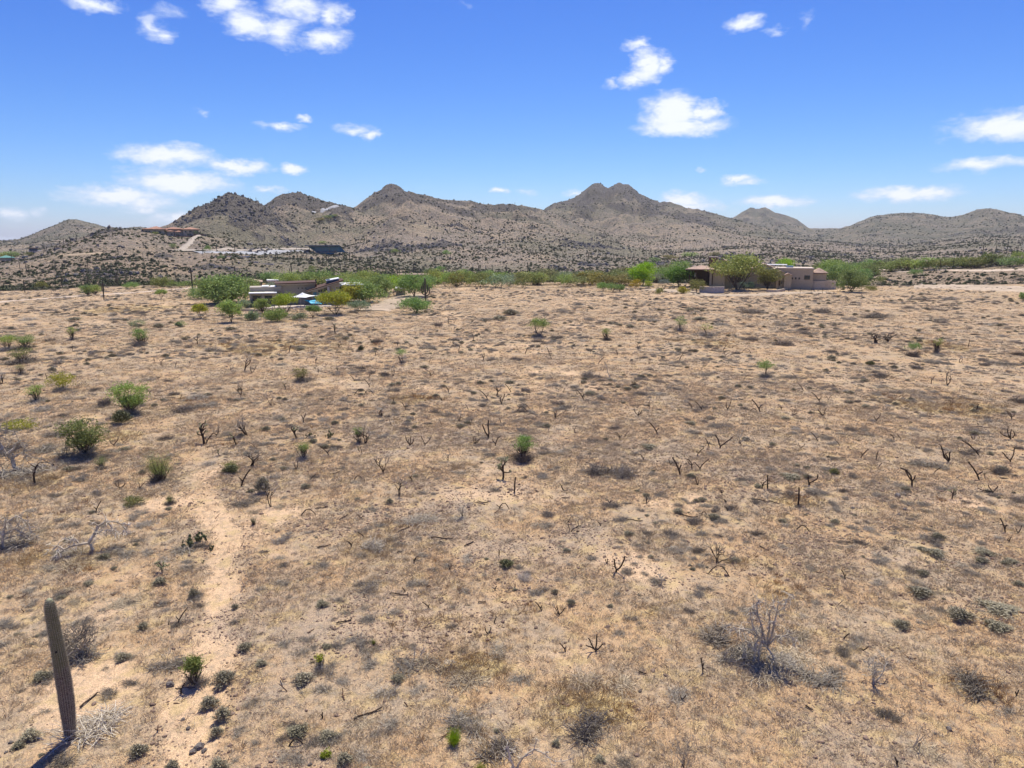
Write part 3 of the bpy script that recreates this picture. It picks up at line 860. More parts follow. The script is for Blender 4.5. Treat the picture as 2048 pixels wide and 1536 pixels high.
def write_labels():
    ords = ['nearest', 'second nearest', 'third nearest', 'fourth nearest', 'fifth nearest', 'sixth nearest', 'seventh nearest', 'eighth nearest', 'ninth nearest', 'tenth nearest', 'eleventh nearest', 'twelfth nearest', 'thirteenth nearest', 'fourteenth nearest', 'fifteenth nearest', 'sixteenth nearest']
    byl = {}
    for (o, look, px, py, cat, group) in REG:
        if look.startswith('='):
            o['label'] = look[1:]; o['category'] = cat
            if group: o['group'] = group
            continue
        best = sorted(LAND, key=lambda l: math.hypot(l[1] - px, (l[2] - py) * 2.2))[0]
        dx, dy = px - best[1], (py - best[2])
        a = abs(dx); d = math.hypot(dx, dy * 2.2)
        if d < 60: rel = 'right beside'
        elif abs(dx) > abs(dy) * 1.8: rel = 'left of' if dx < 0 else 'right of'
        elif abs(dy) > abs(dx) * 1.8: rel = 'behind' if dy < 0 else 'in front of'
        else: rel = ('behind-' if dy < 0 else 'below-') + ('left of' if dx < 0 else 'right of')
        if d > 260 and rel != 'right beside': rel = 'far ' + rel if rel in ('left of', 'right of', 'behind') else rel
        byl.setdefault((look, rel, best[0]), []).append((o, px, py, cat, group, best))
    for (look, rel, bl), L in byl.items():
        L.sort(key=lambda t: math.hypot(t[1] - t[5][1], (t[2] - t[5][2]) * 2.2))
        for i, (o, px, py, cat, group, best) in enumerate(L):
            s = f"{look} {rel} {bl}"
            if len(L) > 1:
                s = f"{look} {rel} {bl}, {ords[i] if i < 16 else 'outermost'}"
            if len(s.split()) > 16: s = s.replace(' the ', ' ')
            o['label'] = ' '.join(s.split()[:16]); o['category'] = cat
            if group: o['group'] = group
# ------------------------------------------------------------------ dirt roads
def smooth_pts(pts, n=10):
    out = []
    for i in range(len(pts) - 1):
        p0 = pts[max(i - 1, 0)]; p1 = pts[i]; p2 = pts[i + 1]; p3 = pts[min(i + 2, len(pts) - 1)]
        for k in range(n):
            t = k / n
            out.append(.5 * ((2 * p1) + (-p0 + p2) * t + (2 * p0 - 5 * p1 + 4 * p2 - p3) * t * t + (-p0 + 3 * p1 - 3 * p2 + p3) * t ** 3))
    return out + [pts[-1]]
def strip(name, px, width, mat, lift, kind='structure', cols=5, wob=.1):
    pts = smooth_pts([P(*q) for q in px], 10)
    b = MB(); n = len(pts)
    for i, p in enumerate(pts):
        d = (pts[min(i + 1, n - 1)] - pts[max(i - 1, 0)]); d.z = 0; d.normalize()
        s = Vector((-d.y, d.x, 0))
        ww = width * (1 + wob * math.sin(i * 1.3) + wob * .6 * math.sin(i * 2.9))
        for k in range(cols):
            q = p + s * ww * (k / (cols - 1) - .5)
            edge = 1 if 0 < k < cols - 1 else -.6
            b.v.append(Vector((q.x, q.y, float(gz(q.x, q.y)[0]) + lift * edge)))
    for i in range(n - 1):
        for k in range(cols - 1):
            a = i * cols + k
            b.f.append((a, a + 1, a + cols + 1, a + cols))
    return tag(b.build(name, mat, None, True), kind=kind)
M['road'] = simple_mat('pale_dirt', (.56, .45, .34), var=.12, scale=.6, col2=(.48, .37, .27))
M['road3'] = simple_mat('tan_gravel', (.40, .34, .27), var=.15, scale=.4)
M['road2'] = simple_mat('orange_dirt', (.42, .32, .21), var=.15, scale=.3)
M['greygravel'] = simple_mat('grey_gravel', (.36, .36, .36), var=.25, scale=.6, col2=(.26, .26, .26), bump=.1)
M['pinksoil'] = simple_mat('graded_soil', (.45, .35, .245), var=.15, scale=.3, col2=(.40, .31, .215))
strip('dirt_road', [(-200, 625), (0, 604), (80, 598), (160, 592), (240, 587), (320, 581), (400, 575), (450, 572)], 3.4, M['road'], .12)
strip('hill_road', [(360, 500), (372, 492), (382, 482), (390, 475), (400, 470)], 4.2, M['road3'], .5)
strip('hill_road', [(340, 502), (380, 501), (430, 502), (480, 501), (540, 500), (590, 498), (620, 499)], 4, M['road3'], .6)
strip('hill_track', [(118, 512), (150, 511), (180, 509), (205, 508)], 4, M['road2'], .5)
strip('hill_track', [(626, 426), (645, 422), (662, 415), (675, 412)], 5, M['greygravel'], .8)
strip('right_road', [(1742, 541), (1800, 543), (1860, 540), (1920, 541), (1990, 541), (2060, 540), (2200, 538)], 5, M['road'], .25)
strip('gravel_pad', [(1828, 573), (1880, 573), (1940, 575), (2000, 577), (2070, 580), (2200, 584)], 16, M['pinksoil'], .2, cols=7)
strip('gravel_pad', [(1300, 579), (1360, 583), (1420, 590), (1500, 590), (1580, 586), (1660, 585)], 8, M['pinksoil'], .15, cols=7)
strip('garden_path', [(740, 622), (780, 610), (800, 600), (830, 590)], 9, M['pinksoil'], .15, cols=7)

# ------------------------------------------------------------------ houses
def flat_mat(n, c, **k):
    M[n] = simple_mat(n, c, **k); return M[n]
for n, c, k in [('stucco_grey', (.35, .31, .24), dict(var=.08)), ('stucco_tan', (.47, .39, .265), dict(var=.08)), ('stucco_pale', (.50, .42, .34), dict(var=.08)), ('roof_white', (.78, .78, .76), dict(var=.06)),
                ('roof_brown', (.105, .060, .042), dict(var=.1)), ('fascia', (.42, .37, .30), dict(var=.08)), ('glass_dark', (.02, .035, .04), dict(var=.1, rough=.08, spec=.6)), ('glass_teal', (.035, .19, .28), dict(var=.1, rough=.08, spec=.6)),
                ('tile_roof', (.42, .30, .225), dict(var=.2, scale=1.2, col2=(.34, .235, .175))), ('red_tile', (.38, .21, .145), dict(var=.2, scale=.6, col2=(.33, .18, .12))), ('brick_brown', (.19, .105, .08), dict(var=.25, scale=2.5)),
                ('dark_metal', (.03, .03, .032), dict(rough=.5)), ('sail_white', (.82, .82, .80), dict(var=.04)), ('sail_blue', (.01, .42, .62), dict(var=.06, rough=.5)), ('pool_water', (.02, .21, .23), dict(var=.1, rough=.06, spec=.6)),
                ('wall_grey', (.38, .355, .34), dict(var=.2, scale=2)), ('wall_tan', (.54, .46, .345), dict(var=.14, scale=1)), ('wall_blue', (.26, .36, .44), dict(var=.12)), ('rust_gate', (.15, .06, .035), dict(var=.2)),
                ('coping', (.60, .50, .40), dict(var=.06)), ('dark_box', (.05, .08, .12), dict(var=.15)), ('wood_dark', (.075, .045, .03), dict(var=.2)), ('window_frame', (.07, .06, .055), dict(rough=.5)), ('green_roof', (.13, .28, .24), dict(var=.15)), ('door_teal', (.03, .14, .22), dict(rough=.4)), ('lamp_globe', (.75, .72, .62), dict(var=.03))]:
    flat_mat(n, c, **k)

class House:
    """pixel frame of the photograph turned into metres about one foot point; x right, y away, z up"""
    def __init__(s, name, px, py, label, rz=0.0, cat='house'):
        s.p = P(px, py); s.m = mpp(s.p); s.px, s.py = px, py
        s.root = empty(name, s.p, -math.atan2(s.p.x, s.p.y) + rz)
        reg(s.root, '=' + label, px, py, cat)
    def X(s, px): return (px - s.px) * s.m
    def Z(s, py): return (s.py - py) * s.m
    def box(s, name, x0, x1, yt, yb, y0, dpt, mat, parent=None):
        """pixels x0..x1, yt..yb, y0 metres back, dpt metres deep"""
        b = MB().box(((s.X(x0) + s.X(x1)) / 2, y0 + dpt / 2, (s.Z(yt) + s.Z(yb)) / 2), (abs(s.X(x1) - s.X(x0)), dpt, abs(s.Z(yt) - s.Z(yb))))
        return b.build(name, M[mat], parent or s.root)
    def mb(s, name, mb, mat, parent=None, smooth=False): return mb.build(name, M[mat], parent or s.root, smooth)
    def window(s, x0, x1, yt, yb, y, mat='glass_dark', mull=0, parent=None):
        f = s.box('window', x0, x1, yt, yb, y - .06, .10, 'window_frame', parent)
        e = .35
        n = mull + 1; w = (x1 - x0) / n
        for i in range(n): s.box('pane', x0 + i * w + e, x0 + (i + 1) * w - e, yt + e, yb - e, y - .085, .03, mat, f if parent is None else parent)
        return f

# modern house
h = House('modern_house', 596, 613, 'modern flat-roofed house with a sloping brown roof and pool')
w = h.box('wall', 508, 560, 588, 613, 2.5, 6, 'stucco_grey')
h.box('column', 506, 508.5, 586, 612, 1.2, .35, 'stucco_grey'); h.box('column', 530, 532, 588, 612, 1.2, .35, 'stucco_grey')
h.box('patio_roof', 504.5, 557, 585.0, 586.4, 1.0, 3.2, 'roof_white')
h.box('fascia', 505, 556.5, 586.5, 588.0, 1.1, 2.9, 'stucco_grey')
h.window(511, 526, 592, 608, 2.5, mull=2)
h.window(534, 548, 592, 608, 2.5, mull=1)
h.box('upper_wall', 506, 566, 577, 584, 4.5, 5, 'stucco_grey')
h.box('roof', 505, 567, 575.6, 576.9, 4.3, 5.6, 'fascia')
for (a, b_, t) in ((528, 541, 573.2), (544, 556, 574), (558, 566, 573.5)): h.box('roof_sheet', a, b_, t + .9, t + 1.5, 4.5, 5, 'roof_white')
h.box('wall', 556, 634, 571, 612, 5.0, 7, 'stucco_grey')
b = MB().prism([(h.X(554), h.Z(568.4)), (h.X(554), h.Z(570.2)), (h.X(634), h.Z(569.0)), (h.X(634), h.Z(566.6))], 3.6, 12.6); h.mb('roof', b, 'roof_brown')
b = MB().prism([(h.X(556), h.Z(570.3)), (h.X(556), h.Z(572.2)), (h.X(633), h.Z(571.6)), (h.X(633), h.Z(569.2))], 4.0, 12.0); h.mb('fascia', b, 'fascia')
for cx in (599, 606.4, 613.8):
    b = MB().tube([(h.X(cx), 4.98, h.Z(579.5)), (h.X(cx), 4.88, h.Z(579.5))], 1.25 * h.m, 12); h.mb('round_window', b, 'glass_dark')
b = MB().tube([(h.X(634), 6, h.Z(575)), (h.X(634), 6, h.Z(563.5))], .9 * h.m, 8); c = h.mb('chimney', b, 'dark_metal')
h.box('cap', 632.6, 635.4, 562.2, 563.6, 5.8, .35, 'dark_metal', c)
h.box('chimney_block', 632, 635.5, 571.5, 577, 4.6, 1.2, 'rust_gate')
# the sloping roof and its glass front
b = MB().prism([(h.X(613), h.Z(583.6)), (h.X(613), h.Z(585.2)), (h.X(688), h.Z(563.8)), (h.X(688), h.Z(562.0))], 1.2, 9.5); h.mb('sloping_roof', b, 'roof_brown')
b = MB().prism([(h.X(614), h.Z(585.3)), (h.X(614), h.Z(586.7)), (h.X(686), h.Z(565.9)), (h.X(686), h.Z(564.2))], 1.3, 9.0); h.mb('fascia', b, 'fascia')
b = MB().prism([(h.X(625), h.Z(613)), (h.X(625), h.Z(583.8)), (h.X(680), h.Z(568)), (h.X(680), h.Z(613))], 2.4, 8.8); h.mb('wall', b, 'stucco_grey')
for k in range(9):
    x0 = 664 + k * 1.8; yt = np.interp(x0, [614, 686], [587, 566.4]) + 1
    h.box('wall_panel', x0, x0 + 1.3, yt, 608, 2.25, .13, 'fascia')
h.box('stone_column', 655, 659.5, 575.5, 612, 1.5, .8, 'wall_grey')
h.window(627, 634, 586.5, 607, 2.38, 'glass_teal', 1); 
for (a, b_) in ((635.5, 641.5), (641.9, 648), (648.4, 654.4)):
    h.window(a, b_, 588, 607, 2.38, 'glass_teal')
for (a, b_, t) in ((637, 641.5, 584.4), (642, 648, 582.8), (648.5, 654, 581.2)): h.window(a, b_, t - 1.5, 586.6, 2.38)
h.box('clerestory', 655.5, 680, 562.5, 569.5, 3.5, 4, 'dark_box')
b = MB().prism([(h.X(654.6), h.Z(565.4)), (h.X(654.6), h.Z(563.9)), (h.X(680.5), h.Z(559.4)), (h.X(680.5), h.Z(561.2))], 3.3, 7.9); h.mb('clerestory_roof', b, 'roof_white')
h.box('wall', 680, 730, 577, 606, 6, 8, 'stucco_grey'); h.box('roof', 676, 731, 574, 576.9, 5.8, 8.6, 'roof_white')
for (a, b_) in ((686, 692), (700, 705), (712, 718)): h.box('roof_unit', a, b_, 571.6, 574, 8, 1.2, 'roof_white')
h.box('terrace', 520, 660, 611.5, 615.5, -3.4, 5.8, 'stucco_pale')
# pool with its raised edge
b = h.box('pool_wall', 600, 617, 613.5, 622, -6.4, 3.0, 'brick_brown')
pool = MB(); pool.v = [Vector((h.X(602), -6.2, h.Z(613.2))), Vector((h.X(640), -6.2, h.Z(613.2))), Vector((h.X(650), -3.6, h.Z(613.2))), Vector((h.X(616), -3.6, h.Z(613.2)))]
pool.v += [v - Vector((0, 0, .5)) for v in pool.v]; pool.f = [(0, 1, 2, 3), (0, 4, 5, 1), (1, 5, 6, 2), (2, 6, 7, 3), (3, 7, 4, 0)]
pr = h.mb('pool', pool, 'pool_water')
b = MB().box((h.X(621), -6.35, h.Z(613.4)), (40 * h.m, .3, .5)); h.mb('pool_rim', b, 'coping', pr)
# white stretched sail on a pole
def sail(name, label, corners, peak, mat, pole=None, n=10):
    r = empty(name, h.root.matrix_basis @ Vector((corners[0][0], corners[0][1], 0)) if False else h.p, h.root.rotation_euler.z)
    m = MB(); C = [Vector(c) for c in corners]
    k = len(C); pk = Vector(peak)
    m.v.append(pk)
    for ring in range(1, n + 1):
        t = ring / n
        for i in range(k * 4):
            a = C[i // 4]; b2 = C[(i // 4 + 1) % k]; f = (i % 4) / 4
            e = a.lerp(b2, f); mid = (C[0] + C[k // 2]) / 2
            e = e.lerp(mid, .22 * math.sin(f * math.pi))
            q = pk.lerp(e, t); q.z = e.z + (pk.z - e.z) * (1 - t) ** 2.6
            m.v.append(q)
    K = k * 4
    for i in range(K): m.f.append((0, 1 + i, 1 + (i + 1) % K))
    for ring in range(n - 1):
        for i in range(K):
            a = 1 + ring * K + i; b2 = 1 + ring * K + (i + 1) % K
            m.f.append((a, a + K, b2 + K, b2))
    o = m.build('canopy', M[mat], r, True)
    sol = o.modifiers.new('thickness', 'SOLIDIFY'); sol.thickness = .03
    for (x, y, z0, z1) in (pole or []):
        MB().tube([(x, y, z0), (x, y, z1)], .06, 8).build('pole', M['fascia'], r)
    reg(r, '=' + label, 605, 595, 'shade sail')
sail('white_shade_sail', 'white tent-like shade sail with a pointed peak over the patio', [(h.X(575), -2.6, h.Z(592.6)), (h.X(612), -3.6, h.Z(593.2)), (h.X(636), -1.0, h.Z(591.2)), (h.X(600), 1.0, h.Z(590))], (h.X(606), -1.2, h.Z(584.6)), 'sail_white',
     [(h.X(601.5), -1.6, h.Z(611), h.Z(589)), (h.X(576), -2.5, h.Z(611), h.Z(592.5)), (h.X(635), -1.0, h.Z(611), h.Z(591.2))])
sail('blue_shade_sail', 'bright turquoise sail stretched low beside the pool', [(h.X(608), -2.2, h.Z(599)), (h.X(620), -3.4, h.Z(605.2)), (h.X(642), -3.2, h.Z(606.5)), (h.X(640), -1.6, h.Z(598.6))], (h.X(628), -2.6, h.Z(602.4)), 'sail_blue',
     [(h.X(640.5), -1.6, h.Z(612), h.Z(598.6)), (h.X(608), -2.2, h.Z(612), h.Z(599))], 6)
g = MB().ball((0, 0, 0), 1.4 * h.m, 12, 8).build('globe', M['lamp_globe'], None, True); g.location = h.p + Vector((h.X(640), -3.5, h.Z(602)))
reg(g, '=pale round globe at the right tip of the turquoise sail', 640, 602, 'globe')
# garden walls and boulders
def wall_run(name, pts, hpx, thick, mat, label, cap=None, base=.4):
    a = [P(*q) for q in pts]; s = mpp(a[0]); r = empty(name, a[0], 0)
    m, c = MB(), MB()
    for i in range(len(a) - 1):
        d = a[i + 1] - a[i]; L = math.hypot(d.x, d.y); ang = math.atan2(d.y, d.x); mid = (a[i] + a[i + 1]) / 2 - a[0]
        m.box((mid.x, mid.y, mid.z + hpx * s / 2 - base / 2), (L + thick * .98, thick, hpx * s + base), ang)
        c.box((mid.x, mid.y, mid.z + hpx * s + .05), (L + thick * 1.3, thick * 1.3, .1), ang)
    m.build('wall', M[mat], r)
    if cap: c.build('coping', M[cap], r)
    reg(r, '=' + label, pts[0][0], pts[0][1], 'wall')
    return r
wall_run('retaining_wall', [(486, 622), (512, 623), (538, 622)], 4.5, .5, 'stucco_tan', 'low brown retaining wall left of the pool trees')
wall_run('low_grey_wall', [(1400, 586), (1425, 586.5), (1446, 586)], 12, .4, 'wall_grey', 'long grey garden wall under the tall airy tree', 'coping')
wall_run('low_tan_wall', [(1493, 573), (1512, 573)], 10, .4, 'wall_tan', 'short tan wall between the airy and olive trees', 'coping')
wall_run('planter_edge', [(1535, 584), (1552, 585), (1568, 582)], 5, .5, 'wall_tan', 'low planter edge right of the olive-yellow tree')
rng = random.Random(91)
RB = [MB().ball((0, 0, .3), (.55, .42, .42), 8, 6, .25, rng).mesh('garden_boulder', M['boulder']) for _ in range(4)] + [MB().ball((0, 0, .3), (.55, .42, .42), 8, 6, .25, rng).mesh('pale_boulder', M['paleboulder']) for _ in range(4)]
def boulder(px, py, w, look, pale, group):
    p = P(px, py); s = mpp(p)
    me = rng.choice(RB[4:] if pale else RB[:4])
    o = link('boulder', me, None, p - Vector((0, 0, .1)), (0, 0, rng.uniform(0, 6)), (w * s, w * s, w * s * rng.uniform(.7, 1)))
    reg(o, look, px, py, 'boulder', group)
for k in range(26):
    x = 528 + k * 2.9; boulder(x + rng.uniform(-1, 1), 619 + rng.uniform(-3, 4) + math.sin(k) * 2, rng.uniform(3.5, 6.5), 'dark garden boulder', k % 4 == 0, 'boulders below the modern house')
for (x, y, w) in [(505, 610, 6), (499, 617, 5), (510, 613, 4), (737, 612, 6), (744, 606, 7), (750, 611, 5), (735, 616, 5), (757, 603, 6), (730, 607, 5)]: boulder(x, y, w, 'tan garden boulder', True, 'boulders below the modern house')
for k in range(46):
    t = k / 45; x = 1834 + t * 200; y = (573 + 7 * t if k % 2 else 567 + 13 * t) + rng.uniform(-1.5, 1.5)
    boulder(x, y, rng.uniform(2.5, 5.5), 'pale boulder' if k % 3 else 'brown boulder', k % 3, 'row of boulders along the pale pad')
for (x, y, w) in [(1292, 578, 6), (1298, 580, 4), (1284, 583, 3), (1331, 584, 5), (1337, 586, 4), (1344, 585, 5), (1370, 572, 6), (1380, 574, 5), (1306, 575, 4), (1386, 577, 5), (1670, 575, 5), (1676, 577, 4), (1461, 582, 4), (1320, 588, 3), (1350, 590, 3)]:
    boulder(x, y, w, 'garden boulder', rng.random() < .4, 'garden boulders by the tile-roofed house')
# shed and low buildings
h = House('garden_shed', 802, 591, 'small grey shed with a white roof right of the modern house', .1, 'shed')
h.box('wall', 794, 811, 577.5, 591, 0, 3.4, 'stucco_grey'); b = MB().prism([(h.X(792.5), h.Z(577.4)), (h.X(795), h.Z(574.4)), (h.X(809), h.Z(574.4)), (h.X(812.5), h.Z(577.4))], -.4, 3.8); h.mb('roof', b, 'roof_white')
h.box('door', 787.5, 789, 581, 590, .2, .2, 'rust_gate'); h.window(799, 804, 581, 585, 0, 'glass_dark'); h.box('step', 792, 812, 590.6, 593, -1, 1, 'stucco_pale')
h = House('brown_low_house', 497, 571, 'low brown-roofed house mostly hidden behind the large mesquite', 0, 'house')
h.box('wall', 482, 520, 565, 574, 2, 8, 'stucco_tan'); h.mb('roof', MB().hip(h.X(480), h.X(522), 1.5, 11, h.Z(565.5), .9, .5), 'tile_roof'); h.box('roof_sheet', 533, 556, 562, 564.5, 4, 5, 'roof_white'); h.box('wall', 535, 553, 564.5, 574, 4.4, 4, 'stucco_pale')
h = House('pink_low_building', 838, 556, 'long low pinkish building beyond the belt of trees', 0, 'building')
h.box('wall', 797, 880, 550.5, 558, 0, 8, 'stucco_tan'); h.box('roof', 796, 881, 548.7, 550.4, -.4, 9, 'tile_roof')

# tile-roofed house
h = House('tile_roofed_house', 1500, 578, 'sprawling tan house with brown tile roofs and a tall brick chimney')
c = h.box('chimney', 1415.5, 1432.5, 517, 550, 6.0, 2.2, 'brick_brown'); h.box('cap', 1415, 1433.3, 515.4, 517, 5.9, 2.4, 'coping', c)
for k in range(12):
    for j in range(5):
        o = h.box('brick_course', 1415.9 + j * 3.3 + (k % 2) * .3, 1418.8 + j * 3.3, 518 + k * 2.5, 520.1 + k * 2.5, 5.93, .08, 'brick_brown', c)
h.mb('porch_roof', MB().hip(h.X(1376), h.X(1428), 1.5, 9.5, h.Z(541.5), 1.15, .7), 'tile_roof')
for cx in (1379, 1393, 1411, 1425): h.box('column', cx, cx + 1.8, 541, 572, 1.6, .3, 'wood_dark')
h.box('beam', 1375, 1429, 541.5, 543.2, 1.4, .35, 'wood_dark'); h.box('wall', 1380, 1430, 543, 576, 6.5, 3, 'wood_dark')  # back wall is dark too: the porch recess shade put into its colour
h.window(1387, 1393, 549, 558, 6.45, 'roof_white')
def gable(x0, x1, ye, yp, y0, dpt, ov=1.5, wallbot=578, wall='stucco_tan'):
    xm = (x0 + x1) / 2
    h.mb('gable_wall', MB().prism([(h.X(x0), h.Z(wallbot)), (h.X(x0), h.Z(ye)), (h.X(xm), h.Z(yp + .6)), (h.X(x1), h.Z(ye)), (h.X(x1), h.Z(wallbot))], y0, y0 + dpt), wall)
    r = MB()
    sl = (ye - yp) / ((x1 - x0) / 2)
    for sg in (-1, 1):
        e = xm + sg * ((x1 - x0) / 2 + ov); ze = ye + sl * ov
        P4 = [(h.X(xm), h.Z(yp - .5)), (h.X(e), h.Z(ze - .5)), (h.X(e), h.Z(ze + .9)), (h.X(xm), h.Z(yp + .9))]
        r.prism(P4 if sg > 0 else P4[::-1], y0 - .5, y0 + dpt + .3)
    h.mb('roof', r, 'tile_roof')
gable(1430, 1457, 528, 519.5, 4.0, 8)
h.mb('roof', MB().hip(h.X(1418), h.X(1450), 2.0, 8, h.Z(545), 1.1, .5), 'tile_roof'); h.box('wall', 1420, 1450, 545, 578, 2.3, 5, 'stucco_tan')
h.box('wall', 1450, 1550, 540, 578, 5.0, 9, 'stucco_tan'); h.mb('roof', MB().hip(h.X(1448), h.X(1512), 4.6, 14, h.Z(539), 1.4, .6), 'tile_roof')
gable(1508, 1540, 535.5, 529.5, 7.0, 8)
h.box('flat_roof_block', 1548, 1616.5, 538, 578, 4.5, 10, 'stucco_tan'); h.box('parapet', 1546, 1617.3, 536.4, 538, 4.3, 10.4, 'coping')
h.box('block', 1522, 1549, 540, 578, 6.5, 8, 'stucco_tan'); h.box('parapet', 1521, 1547.5, 538.6, 540, 6.3, 8.3, 'coping')
h.box('parapet_back', 1530, 1570, 531.8, 533.2, 14, 5, 'roof_white')
h.window(1600.5, 1611, 551, 559, 4.48, 'glass_dark', 1)
for a in (1577, 1583.5, 1590): h.window(a, a + 2.8, 555, 559, 4.48)
h.box('skylight', 1567, 1580, 533, 536.3, 8, 1.6, 'wall_blue')
gable(1549, 1562, 545, 541.5, 2.2, 2.2, 1.2); gable(1562.5, 1576, 549.5, 546.2, .6, 3.8, 1.2)
h.box('wall', 1617.5, 1642, 548, 578, 6.5, 8, 'stucco_tan'); h.mb('roof', MB().hip(h.X(1618.5), h.X(1641), 6.6, 14, h.Z(547), 1.35, .6), 'tile_roof')
h.window(1557, 1560, 562, 568, 2.15); h.box('door', 1553, 1556, 561, 571, 2.12, .1, 'wood_dark')
# round courtyard wall
ctr = P(1625, 575); s = mpp(ctr); r = empty('courtyard_wall', ctr, -math.atan2(ctr.x, ctr.y))
Rx, Ry = 40 * s, 5.0
N_ = 26
for i in range(N_):
    a0 = math.pi * (1.0 + i / N_) - .05; a1 = math.pi * (1.0 + (i + 1) / N_) - .05
    p0 = Vector((math.cos(a0) * Rx, math.sin(a0) * Ry - 5.0, 0)); p1 = Vector((math.cos(a1) * Rx, math.sin(a1) * Ry - 5.0, 0))
    mid = (p0 + p1) / 2; L = (p1 - p0).length; ang = math.atan2(p1.y - p0.y, p1.x - p0.x)
    hh = 2.5; mt = 'wall_blue' if 3 <= i <= 8 else 'wall_tan'
    if i == 10:
        MB().box((mid.x, mid.y, 1.15), (L * .98, .12, 2.7), ang).build('gate', M['rust_gate'], r); continue
    MB().box((mid.x, mid.y, hh / 2 - .3), (L * 1.01, .3, hh + .6), ang).build('wall_section', M[mt], r)
    MB().box((mid.x, mid.y, hh + .06), (L * 1.03, .42, .12), ang).build('coping', M['coping'], r)
MB().box((0, -1.2, 1.0), (Rx * 1.7, .3, 2.9)).build('back_wall', M['wall_tan'], r); MB().box((0, -1.2, 2.52), (Rx * 1.72, .4, .12)).build('coping', M['coping'], r)
reg(r, '=curved courtyard wall with coping and a rusty gate right of the tile-roofed house', 1625, 570, 'wall')
# utility box, fence
p = P(1231, 569); s = mpp(p); MB().box((0, 0, 3 * s), (8 * s, .8, 5 * s)).build('white_box', M['roof_white'], None, loc=p); reg(bpy.data.objects['white_box'], '=small white box at the left end of the garden under the lime tree', 1231, 569, 'box')
pts = [P(x, y) for x, y in ((1556, 582), (1577, 585), (1600, 587), (1622, 588), (1645, 587))]
r = empty('wire_fence', pts[0], 0); s = mpp(pts[0])
for q in pts: MB().tube([(0, 0, -.2), (0, 0, 10 * s)], .05, 6).build('post', M['dark_metal'], r, loc=q - pts[0])
for zz in (3.5, 6.5, 9.5):
    MB().tube([(q - pts[0]) + Vector((0, 0, zz * s)) for q in pts], .012, 3).build('wire', M['dark_metal'], r)
reg(r, '=thin wire fence in front of the curved courtyard wall', 1600, 580, 'fence')
# mansion on the left hill
h = House('hillside_villa', 345, 473, 'wide villa with red tile roofs on the left hill')
for (x0, x1, yt, dy, hr) in [(293, 332, 459.5, 2, 1.3), (330, 366, 458.5, 9, 1.2), (364, 395, 459.5, 1, 1.4), (308, 326, 456.8, 6, 1.0)]:
    h.box('wall', x0 + 1, x1 - 1, yt, 477, dy, 11, 'stucco_tan'); h.mb('roof', MB().hip(h.X(x0), h.X(x1), dy - .3, dy + 11.3, h.Z(yt), hr, .6, .3), 'red_tile')
for (x0, x1, yt, dy) in [(331, 339, 461.2, 4.5), (336, 348, 463.4, 3), (350, 364, 464, 4)]:
    h.box('wall', x0, x1, yt, 477, dy + .5, 3, 'stucco_pale'); h.mb('roof', MB().hip(h.X(x0), h.X(x1), dy, dy + 3.8, h.Z(yt), .6, .4, .25), 'red_tile')
for (a, b_, t, bt, d) in [(297, 301, 462, 466, 2), (303, 306, 462, 466, 2), (311, 316, 462, 467, 2), (321, 325, 462, 467, 2), (342, 346, 466, 470, 3.4), (352, 356, 460.5, 463, 8.9), (368, 371, 461.5, 465, 1), (376, 381, 461.5, 465, 1), (387, 391, 461.5, 465, 1), (372, 380, 467, 471, 1), (352, 358, 467, 471, 4.4)]:
    h.window(a, b_, t, bt, d)
h.box('terrace_wall', 346, 384, 471.5, 476.5, -4, 1, 'brick_brown'); h.box('terrace_wall', 384, 404, 468, 471, -1, 4, 'brick_brown')
# dark glass house
h = House('glass_house', 650, 508, 'dark teal glass house with a flat overhanging roof set into the slope')
h.mb('roof', MB().prism([(h.X(612), h.Z(491)), (h.X(612), h.Z(492.6)), (h.X(681), h.Z(492.6)), (h.X(679), h.Z(490.6))], -3.5, 9), 'dark_box')
h.mb('wall', MB().prism([(h.X(618), h.Z(493)), (h.X(636), h.Z(507)), (h.X(690), h.Z(504)), (h.X(680), h.Z(492.8))], .8, 8), 'door_teal')
for k in range(8):
    x0 = 632 + k * 5.9; f = h.box('glass_panel', x0, x0 + 5.4, 494.5, 502, .55, .2, 'glass_teal')
h.box('deck', 636, 674, 503.6, 505, -2, 3, 'stucco_grey'); h.mb('deck_base', MB().prism([(h.X(636), h.Z(505)), (h.X(650), h.Z(510)), (h.X(664), h.Z(508)), (h.X(674), h.Z(505))], -1.5, 2), 'door_teal')
strip('gravel_bank', [(385, 504), (430, 506), (500, 506), (560, 504), (606, 503)], 14, M['greygravel'], .45, wob=.25)
wall_run('stone_edge', [(428, 515), (460, 514), (500, 514.5)], 1.6, 1, 'wall_grey', 'thin dark stone edge below the gravel bank')
wall_run('stone_edge', [(490, 522), (515, 526), (545, 530)], 1.2, .8, 'coping', 'pale stone edge running down the slope below the glass house')
h = House('dark_cube_house', 72, 504, 'small dark box house with a cream lower wall on the left slope')
h.box('upper_floor', 61, 75, 497, 501.5, 0, 8, 'dark_box'); h.box('roof', 60, 76, 496.2, 497, -.5, 9, 'brick_brown'); h.box('wall', 59.5, 85, 501.6, 507, -1, 10, 'stucco_pale'); h.window(76, 80, 502.5, 505, -1.05); h.box('terrace', 75, 85, 500.4, 501.5, 0, 7, 'roof_white')
h = House('green_roofed_house', 30, 519, 'low house with a green roof and dark end wall at far left')
h.box('wall', 6, 52, 516, 521, 0, 8, 'stucco_pale'); h.box('end_wall', 42, 52, 513, 518, -.2, 8.4, 'dark_box'); h.mb('roof', MB().hip(h.X(4), h.X(28), -.5, 8.5, h.Z(516), 1.2, .5), 'green_roof')
h = House('tiny_far_house', 117, 498, 'tiny cream house on the shoulder of the far-left slope')
